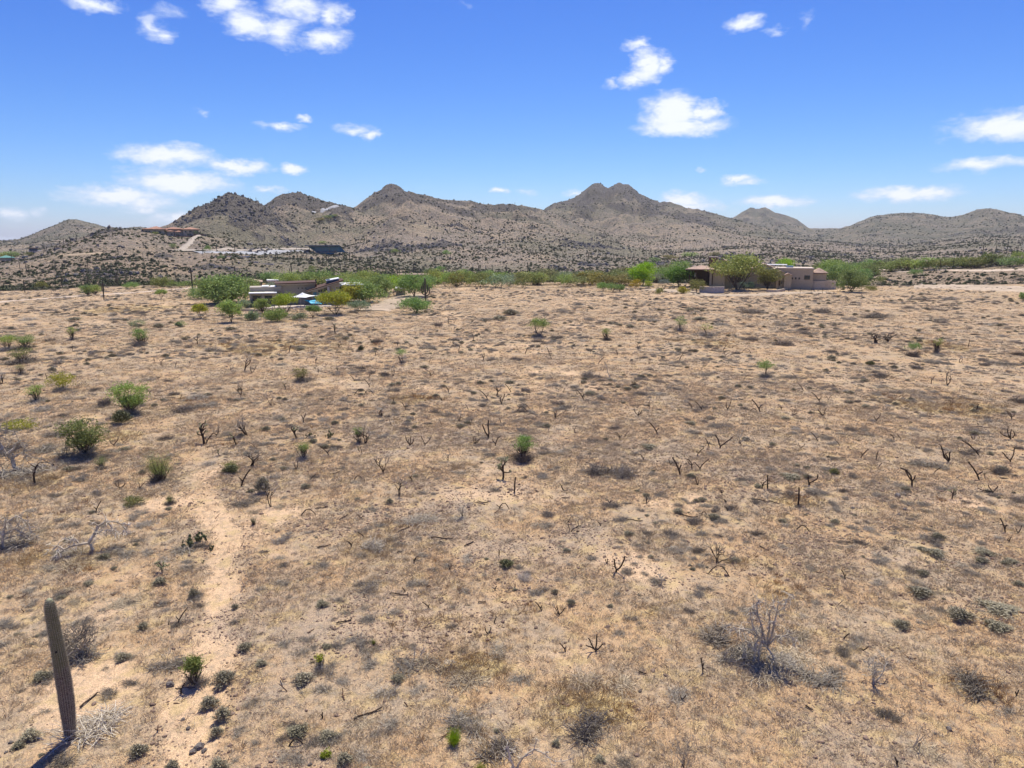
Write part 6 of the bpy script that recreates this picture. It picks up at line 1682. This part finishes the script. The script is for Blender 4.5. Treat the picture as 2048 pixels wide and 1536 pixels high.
for (xx, yy, w, h, c) in [(350, 574, 34, 10, 'cr'), (375, 572, 36, 10, 'ol'), (400, 570, 36, 10, 'cr'), (425, 568, 36, 11, 'ol'), (445, 566, 30, 11, 'cr'), (20, 516, 34, 12, 'mq'), (6, 519, 30, 12, 'yg'), (60, 512, 20, 8, 'ol'),
        (645, 487, 16, 5, 'mq'), (655, 437, 20, 6, 'cr'), (640, 442, 18, 6, 'ol'), (668, 434, 16, 5, 'cr'), (790, 507, 22, 9, 'mq'), (893, 509, 18, 8, 'mq'), (625, 546, 18, 14, 'mq'), (416, 504, 13, 12, 'mq'), (347, 497, 14, 9, 'mq'), (332, 468, 18, 8, 'pv'), (310, 470, 14, 7, 'ol'), (392, 471, 12, 9, 'sg'), (442, 520, 14, 10, 'mq'),
        (930, 547, 24, 9, 'mq'), (880, 543, 20, 10, 'mq'), (860, 552, 30, 9, 'ol'), (1340, 520, 40, 9, 'ol'), (1380, 514, 36, 9, 'mq'), (1310, 524, 30, 9, 'cr'), (1430, 512, 26, 8, 'cr'), (1600, 555, 20, 7, 'cr'), (1632, 545, 36, 12, 'ol'),
        (1660, 540, 30, 10, 'cr'), (700, 560, 50, 10, 'pv'), (750, 562, 50, 12, 'cr'), (800, 564, 44, 14, 'ol'), (845, 566, 40, 14, 'cr')]:
    belt(xx, yy, w, h, c, LKC[c].replace('desert tree', 'hillside bush'), 'bushes along the foot of the hills')

# ------------------------------------------------------------------ saguaros in the middle distance and on the hills
rng = random.Random(71)
SAG = {n: [saguaro_mesh(rng, 1.0, .036, n).mesh('saguaro_column', M['distsag'], True) for _ in range(4)] for n in (0, 1, 2, 3)}
def far_sag(px, py, h, arms, look, kw=1.0):
    p = P(px, py); s = mpp(p)
    o = link('distant_saguaro', rng.choice(SAG[min(arms, 3)]), None, p, (0, 0, rng.uniform(-.4, .4)), (h * s * kw, h * s * kw, h * s))
    reg(o, look, px, py, 'saguaro', 'saguaros in the middle distance')
SG = [(50, 586, 26, 0), (60, 576, 14, 0), (125, 576, 28, 1), (176, 574, 22, 0), (236, 573, 28, 2), (208, 600, 36, 2), (232, 565, 18, 0), (262, 566, 22, 0), (305, 567, 26, 1), (387, 595, 58, 0), (352, 562, 14, 0),
      (440, 569, 18, 2), (436, 565, 16, 1), (460, 561, 14, 0), (471, 565, 32, 0), (482, 562, 14, 1), (495, 556, 20, 0), (503, 562, 12, 0), (518, 560, 12, 0), (583, 553, 24, 1), (580, 553, 16, 0), (601, 561, 14, 0), (618, 558, 14, 1), (637, 549, 16, 0),
      (827, 548, 20, 1), (862, 575, 10, 0), (893, 554, 14, 0), (957, 549, 18, 1), (971, 549, 18, 0), (985, 546, 12, 0), (1013, 548, 18, 2), (1002, 583, 13, 1), (1055, 543, 18, 1), (1097, 546, 18, 0), (1118, 548, 18, 0), (1078, 541, 10, 0), (1180, 543, 14, 0),
      (1347, 540, 22, 0), (1345, 512, 10, 0), (1512, 530, 12, 0), (1558, 528, 16, 0), (1566, 522, 14, 0), (1525, 528, 8, 0), (1491, 510, 8, 0), (1964, 513, 22, 0), (1991, 507, 16, 0), (2013, 505, 16, 0), (1909, 513, 12, 0), (1852, 522, 10, 1), (2035, 505, 14, 0), (1971, 510, 10, 0),
      (237, 508, 14, 1), (398, 560, 10, 0), (660, 466, 14, 0), (372, 560, 10, 0), (545, 562, 10, 0), (781, 512, 12, 1), (806, 512, 12, 0), (681, 452, 9, 0), (745, 505, 8, 0), (1380, 488, 8, 0), (1452, 488, 8, 0), (1330, 474, 7, 0), (870, 530, 12, 0), (690, 540, 14, 0), (715, 546, 14, 0), (640, 462, 9, 0), (573, 444, 9, 0), (610, 482, 8, 0), (465, 532, 12, 0), (510, 522, 12, 1), (555, 515, 10, 0), (1240, 520, 9, 0), (1290, 515, 9, 0), (1270, 505, 8, 0), (1460, 522, 9, 0), (1610, 515, 8, 0), (1690, 505, 8, 0), (1740, 500, 8, 0), (1420, 540, 12, 0)]
for (x, y, h, a) in SG:
    far_sag(x, y, h, a, ('tall ' if h > 21 else 'short ' if h < 12 else '') + ('armed' if a else 'single-stemmed') + ' distant saguaro', .55 if h > 50 else .8 if h > 18 else 1.0)
p = P(851, 603); s = mpp(p)
root = empty('many_armed_saguaro', p, 0)
m = MB(); m.tube([(0, 0, -.1), (0, 0, 15 * s), (0, 0, 38 * s), (0, 0, 45 * s), (0, 0, 47 * s)], [1.7 * s, 1.9 * s, 1.8 * s, 1.5 * s, .5 * s], 9); m.build('stem', M['distsag'], root, True)
for (ax, z0, z1) in [(-7, 14, 32), (-4, 20, 38), (4.5, 16, 34), (8, 12, 30), (-10, 20, 26)]:
    m = MB(); m.tube([(0, 0, z0 * s), (ax * .6 * s, .6 * s, z0 * s), (ax * s, 1 * s, (z0 + 4) * s), (ax * s, 1 * s, (z1 - 3) * s), (ax * s, 1 * s, z1 * s)], [1 * s, 1.1 * s, 1.2 * s, 1.1 * s, .4 * s], 7); m.build('arm', M['distsag'], root, True)
reg(root, '=many-armed saguaro like a candelabra between shed and isolated tree', 851, 580, 'saguaro')

def visible(x, y, z):
    """is a point at height z above the ground seen from the photograph's place (rough ridge test)"""
    r = np.hypot(x, y); out = np.ones(len(x), bool)
    e = (z - CAMH) / r
    for f in np.linspace(.35, .985, 40):
        out &= (gz(x * f, y * f) - CAMH) / (r * f) < e
    return out
# individual saguaros scattered on the slopes
nr = np.random.RandomState(5)
def slope_points(n, r0, r1, k=1.0):
    r = np.sqrt(nr.rand(n) * (r1 ** 2 - r0 ** 2) + r0 ** 2) if k == 1 else r0 + (r1 - r0) * nr.rand(n) ** k
    a = (nr.rand(n) * 2 - 1) * .80
    return r * np.sin(a), r * np.cos(a)
sx, sy = slope_points(2600, 280, 900, .9)
sz = gz(sx, sy)
keep = visible(sx, sy, sz + 3) & (sz > 2.0) & (np.hypot(sx, sy) > 300) & (abs(np.arctan2(sx, sy)) < .66) & (nr.rand(len(sx)) < np.clip(.5 + fbm(sx, sy, 90, 3, 99) * 3, .05, 1))
idx = np.nonzero(keep)[0]
order = idx[np.argsort(np.hypot(sx[idx], sy[idx]))]
for i in order[:190]:
    h = rng.uniform(2.2, 5.0); a = rng.choice([0, 0, 0, 0, 1, 2]); kw = rng.uniform(.5, .75)
    o = link('hillside_saguaro', rng.choice(SAG[a]), None, (sx[i], sy[i], sz[i] - .1), (0, 0, rng.uniform(0, 6)), (h * kw, h * kw, h))
    v = Vector((sx[i], sy[i], sz[i] - CAMH)); dd = v.dot(CF)
    qx, qy = 1024 + F0 * v.x / dd, 768 - F0 * v.dot(CU) / dd
    reg(o, ('tiny ' if h * F0 / dd < 8 else '') + ('armed' if a else 'straight') + ' hillside saguaro', qx, qy, 'saguaro', 'saguaros scattered over the hillsides')

# ------------------------------------------------------------------ scattered masses nobody could count
PROTO = {}
def proto_collection(name, meshes, colors=None):
    c = bpy.data.collections.new(name)
    for i, me in enumerate(meshes):
        o = bpy.data.objects.new(f"{name}_{i:02d}", me)
        if colors: o.color = (*colors[i % len(colors)], 1)
        c.objects.link(o)
    return c
def scatter(name, x, y, z, scale, pid, coll, label, cat, tilt=None, col=None):
    n = len(x)
    me = bpy.data.meshes.new(name)
    me.vertices.add(n)
    co = np.stack([x, y, z], 1).astype(np.float32)
    me.vertices.foreach_set('co', co.ravel())
    rot = np.zeros((n, 3), np.float32); rot[:, 2] = nr.rand(n) * 6.283
    if tilt is not None: rot[:, 0] = nr.randn(n) * tilt; rot[:, 1] = nr.randn(n) * tilt
    a = me.attributes.new('rot', 'FLOAT_VECTOR', 'POINT'); a.data.foreach_set('vector', rot.ravel())
    a = me.attributes.new('scl', 'FLOAT_VECTOR', 'POINT')
    sc = np.asarray(scale, np.float32)
    if sc.ndim == 1: sc = np.stack([sc, sc, sc], 1)
    a.data.foreach_set('vector', sc.astype(np.float32).ravel())
    a = me.attributes.new('pid', 'INT', 'POINT'); a.data.foreach_set('value', np.asarray(pid, np.int32))
    me.update()
    o = link(name, me)
    t = bpy.data.node_groups.new(name + '_scatter', 'GeometryNodeTree')
    t.interface.new_socket('Geometry', in_out='INPUT', socket_type='NodeSocketGeometry')
    t.interface.new_socket('Geometry', in_out='OUTPUT', socket_type='NodeSocketGeometry')
    gi = t.nodes.new('NodeGroupInput'); go = t.nodes.new('NodeGroupOutput')
    ci = t.nodes.new('GeometryNodeCollectionInfo'); ci.inputs['Collection'].default_value = coll
    ci.inputs['Separate Children'].default_value = True; ci.inputs['Reset Children'].default_value = True
    iop = t.nodes.new('GeometryNodeInstanceOnPoints'); iop.inputs['Pick Instance'].default_value = True
    def na(nm, dt):
        k = t.nodes.new('GeometryNodeInputNamedAttribute'); k.data_type = dt; k.inputs['Name'].default_value = nm; return k.outputs['Attribute']
    L = t.links.new
    L(gi.outputs[0], iop.inputs['Points']); L(ci.outputs[0], iop.inputs['Instance'])
    L(na('pid', 'INT'), iop.inputs['Instance Index']); L(na('rot', 'FLOAT_VECTOR'), iop.inputs['Rotation']); L(na('scl', 'FLOAT_VECTOR'), iop.inputs['Scale'])
    L(iop.outputs[0], go.inputs[0])
    md = o.modifiers.new('scatter', 'NODES'); md.node_group = t
    tag(o, label, cat, kind='stuff')
    return o

rng = random.Random(81)
# 1. far scrub on the slopes
scr = []
for i in range(8):
    b = MB()
    for k in range(60):
        g = Vector((rng.gauss(0, 1), rng.gauss(0, 1), rng.gauss(0, 1))).normalized() * rng.uniform(.55, 1)
        b.leaf((g.x * .5, g.y * .5, abs(g.z) * .55), .16, rng)
    b.ball((0, 0, .18), (.38, .38, .28), 6, 4, .2, rng)
    scr.append(b.mesh('scrub_clump', M['distscrub']))
SCC = [(.085, .095, .045), (.105, .105, .06), (.070, .085, .045), (.12, .105, .07), (.10, .12, .05), (.135, .115, .085), (.08, .085, .06), (.095, .11, .05)]
cs = proto_collection('hill_scrub_kinds', scr, SCC)
def hill_scrub():
    x, y = slope_points(200000, 262, 2500, .9 + 1.1); z = gz(x, y)
    r = np.hypot(x, y)
    dn = np.clip(.60 + fbm(x, y, 60, 4, 66) * 1.7 + fbm(x, y, 16, 3, 67) * 1.4, .04, 1)
    dn = dn * np.where((r < 420) & (np.arctan2(x, y) > .3), .22, 1)
    k = visible(x, y, z + 1.2) & (nr.rand(len(x)) < dn)
    x, y, z, r = x[k], y[k], z[k], r[k]; n = len(x)
    big = nr.rand(n)
    s = (.5 + 1.3 * big ** 4) * np.clip(.72 + r / 1100, 1, 2.8)
    S = np.stack([s, s, s * (.75 + .5 * nr.rand(n))], 1)
    scatter('hillside_scrub', x, y, z - .1, S, nr.randint(0, 8, n), cs, 'low dark scrub dotting the rocky hillsides', 'scrub')
    return n
print('hill scrub', hill_scrub())
# 2. dark boulders of the outcrops
rk_ = [MB().ball((0, 0, .2), (.6, .45, .42), 7, 5, .28, rng).mesh('outcrop_boulder', M['boulder']) for i in range(5)]
M['darkrock'] = simple_mat('dark_outcrop_rock', (.095, .088, .088), var=.45, scale=.8, bump=.1, col2=(.21, .195, .185))
for me in rk_: me.materials[0] = M['darkrock']
cr_ = proto_collection('outcrop_boulder_kinds', rk_)
def outcrops():
    x1, y1 = slope_points(60000, 270, 760); x2, y2 = slope_points(22000, 700, 1800, .8)
    x, y = np.concatenate([x1, x2]), np.concatenate([y1, y2]); z = gz(x, y); r = np.hypot(x, y)
    rock, _, _ = hill_cover(x, y, z)
    k = (nr.rand(len(x)) < np.clip((rock - .42) * np.where(r < 700, 2.2, 1.0), .015, .7)) & visible(x, y, z + 1)
    x, y, z, r = x[k], y[k], z[k], r[k]; n = len(x)
    s = (.6 + 1.5 * nr.rand(n) ** 3) * np.clip(.8 + r / 1100, 1, 1.9)
    scatter('outcrop_rocks', x, y, z - .2, s, nr.randint(0, 5, n), cr_, 'dark broken rocks of the hill outcrops', 'rocks', .5)
    return n
print('outcrop', outcrops())
# 3. distant saguaros beyond the individual ones
def far_sags():
    cg = proto_collection('far_saguaro_kinds', SAG[0][:3] + SAG[1][:1] + SAG[2][:1])
    rest = order[190:]
    x, y = slope_points(4200, 850, 1700, .8); z = gz(x, y)
    k = visible(x, y, z + 3) & (nr.rand(len(x)) < np.clip(.12 + fbm(x, y, 150, 3, 98) * 2, .01, .5))
    x = np.concatenate([sx[rest], x[k]]); y = np.concatenate([sy[rest], y[k]]); z = gz(x, y); n = len(x)
    s = 2.0 + 2.4 * nr.rand(n)
    scatter('far_saguaros', x, y, z - .1, np.stack([s * .8, s * .8, s], 1), nr.randint(0, 5, n), cg, 'countless thin saguaros on the far slopes', 'saguaros')
    return n
print('far sags', far_sags())

# 4. the desert floor: grass stubble, little dead shrubs, stones
tufts = [grass_tuft(rng, 13, .13, .11, .0045).mesh('grass_tuft', M['drygrass']) for _ in range(5)] + [grass_tuft(rng, 16, .15, .13, .005, .8).mesh('lying_straw', M['drygrass']) for _ in range(3)]
gold_ = [grass_tuft(rng, 22, .26, .12, .005, .3).mesh('straw_tuft', M['strawtwig']) for _ in range(3)] + [grass_tuft(rng, 24, .22, .12, .005).mesh('rusty_tuft', M['rusttwig']) for _ in range(2)]
ct = proto_collection('grass_kinds', tufts); cg2 = proto_collection('straw_kinds', gold_)
def wedge(n, r0, r1, k=1.0, aw=.72):
    r = np.sqrt(nr.rand(n) * (r1 ** 2 - r0 ** 2) + r0 ** 2) if k == 1 else r0 * (r1 / r0) ** (nr.rand(n) ** k)
    a = (nr.rand(n) * 2 - 1) * aw
    return r * np.sin(a), r * np.cos(a), r
def floor():
    x1, y1, r1 = wedge(260000, 14, 95, 1, 1.0); x2, y2, r2 = wedge(190000, 14, 262, .72, .9)
    x3, y3, r3 = wedge(60000, 105, 268, .8)
    x, y = np.concatenate([x1, x2, x3]), np.concatenate([y1, y2, y3]); r = np.concatenate([r1, r2, r3])
    g, gr, sa, tr = masks(x, y)
    dn = np.clip(.6 + fbm(x, y, 3.5, 3, 71) * 1.4 - sa * .5, .03, 1) * (1 - tr)
    first = np.arange(len(x)) < len(x1)
    dn = dn * np.where(first, np.clip((95 - r) / 55, 0, 1), 1)
    k = nr.rand(len(x)) < dn
    x, y, r = x[k], y[k], r[k]; n = len(x)
    s = (.45 + .6 * nr.rand(n)) * np.clip(.8 + r / 50, 1, 3.4)
    scatter('dry_grass', x, y, gz(x, y), np.stack([s, s, s * np.clip(1.1 - r / 300, .55, 1)], 1), nr.randint(0, 8, n), ct, 'short grey-brown dead grass over the desert floor', 'grass')
    m1 = n
    x, y, r = wedge(120000, 14, 250, .75, .95)
    g, gr, sa, tr = masks(x, y)
    k = nr.rand(len(x)) < np.clip(g * 1.1 - .22, .004, 1) * (1 - tr)
    x, y, r = x[k], y[k], r[k]; n = len(x)
    s = (.55 + .7 * nr.rand(n)) * np.clip(.7 + r / 60, .9, 2.6)
    pid = np.where(fbm(x, y, 4, 2, 73) > .14, nr.randint(3, 5, n), nr.randint(0, 3, n))
    scatter('straw_grass', x, y, gz(x, y), np.stack([s, s, s * np.clip(1.1 - r / 260, .5, 1)], 1), pid, cg2, 'golden and rusty dried grass patches', 'grass')
    # small grey shrubs
    sg2 = [m_.copy() for m_ in SAGE[:2]]
    for m_ in sg2: m_.materials[0] = M['brush']
    cb = proto_collection('small_shrub_kinds', GB[:6] + DBUSH[:1] + STRAW[:1] + sg2[:1])
    x, y, r = wedge(60000, 15, 275, .72, .92)
    dn = np.clip(.35 + fbm(x, y, 9, 4, 74) * 2.2, .03, 1)
    g, gr, sa, tr = masks(x, y)
    k = (nr.rand(len(x)) < dn * np.clip(r / 120, .11, 1.7)) & (tr < .1)
    x, y, r = x[k], y[k], r[k]; n2 = len(x)
    s = (.17 + .55 * nr.rand(n2) ** 2.4) * np.clip(.8 + r / 170, 1, 1.8)
    scatter('small_grey_brush', x, y, gz(x, y) - .02, np.stack([s * 1.2, s * 1.2, s * .8], 1), nr.randint(0, 9, n2), cb, 'little grey dead shrubs too many to count', 'brush')
    # burnt scraps of wood
    sc_ = []
    for _ in range(6):
        b = MB(); b.tube(bend(rng, (-.2, 0, .03), (1, 0, .05), .42, 4, .25), [.022, .02, .018, .016, .008], 4); b.tube(bend(rng, (0, 0, .03), (.6, .8, .3), .16, 2, .2), [.014, .012, .006], 4); sc_.append(b.mesh('scrap', M['rustwood']))
    cw = proto_collection('wood_scrap_kinds', sc_)
    x, y, r = wedge(900, 15, 150, .7)
    s = .35 + .8 * nr.rand(len(x)) ** 2
    scatter('charred_scraps', x, y, gz(x, y), s, nr.randint(0, 6, len(x)), cw, 'small burnt scraps of wood lying on the soil', 'wood scraps', .25)
    # stones
    pb = [MB().ball((0, 0, .12), (.5, .38, .26), 6, 4, .25, rng).mesh('stone', M['pebble']) for _ in range(5)]
    cp = proto_collection('stone_kinds', pb)
    x1, y1, r1 = wedge(110000, 14, 50, 1, 1.0); x2, y2, r2 = wedge(80000, 14, 130, .7, .95)
    x, y = np.concatenate([x1, x2]), np.concatenate([y1, y2]); r = np.concatenate([r1, r2])
    g, gr, sa, tr = masks(x, y)
    cl = fbm(x, y, 2.4, 3, 75)
    tap = np.where(np.arange(len(x)) < len(x1), np.clip((50 - r) / 20, 0, 1), np.clip((130 - r) / 50, 0, 1))
    k = nr.rand(len(x)) < tap * np.clip(gr * .75 + cl * 1.2 - .05 + .5 * (np.abs(track_dist(x, y) - 1.25) < .45), .05, 1) * np.where((x < -7) & (y < 32) & (tr < .05), .12, 1)
    x, y, r = x[k], y[k], r[k]; n3 = len(x)
    s = (.035 + .06 * nr.rand(n3) + .11 * nr.rand(n3) ** 14) * np.clip(.7 + r / 60, 1, 2.6)
    scatter('gravel', x, y, gz(x, y) - .01, s, nr.randint(0, 5, n3), cp, 'reddish and dark stones strewn over the soil', 'gravel', .25)
    return m1, n, n2, n3
print('floor', floor())

# ------------------------------------------------------------------ the thin dry haze of the far hills
def haze():
    top = max(CAMH + 2, float(ZG.max()) + 12); lo = float(ZG.min()) - 1.0; R = 9300
    b = MB().box((0, 0, (top + lo) / 2), (2 * R, 2 * R, top - lo))
    m = bpy.data.materials.new('haze_air'); m.use_nodes = True
    t = m.node_tree; t.nodes.clear()
    out = t.nodes.new('ShaderNodeOutputMaterial'); v = t.nodes.new('ShaderNodeVolumePrincipled')
    v.inputs['Color'].default_value = (.92, .95, 1, 1); v.inputs['Density'].default_value = HAZE; v.inputs['Anisotropy'].default_value = .1
    t.links.new(v.outputs[0], out.inputs['Volume'])
    tag(b.build('haze', m), kind='stuff')
HAZE = 0.000075
haze()
write_labels()
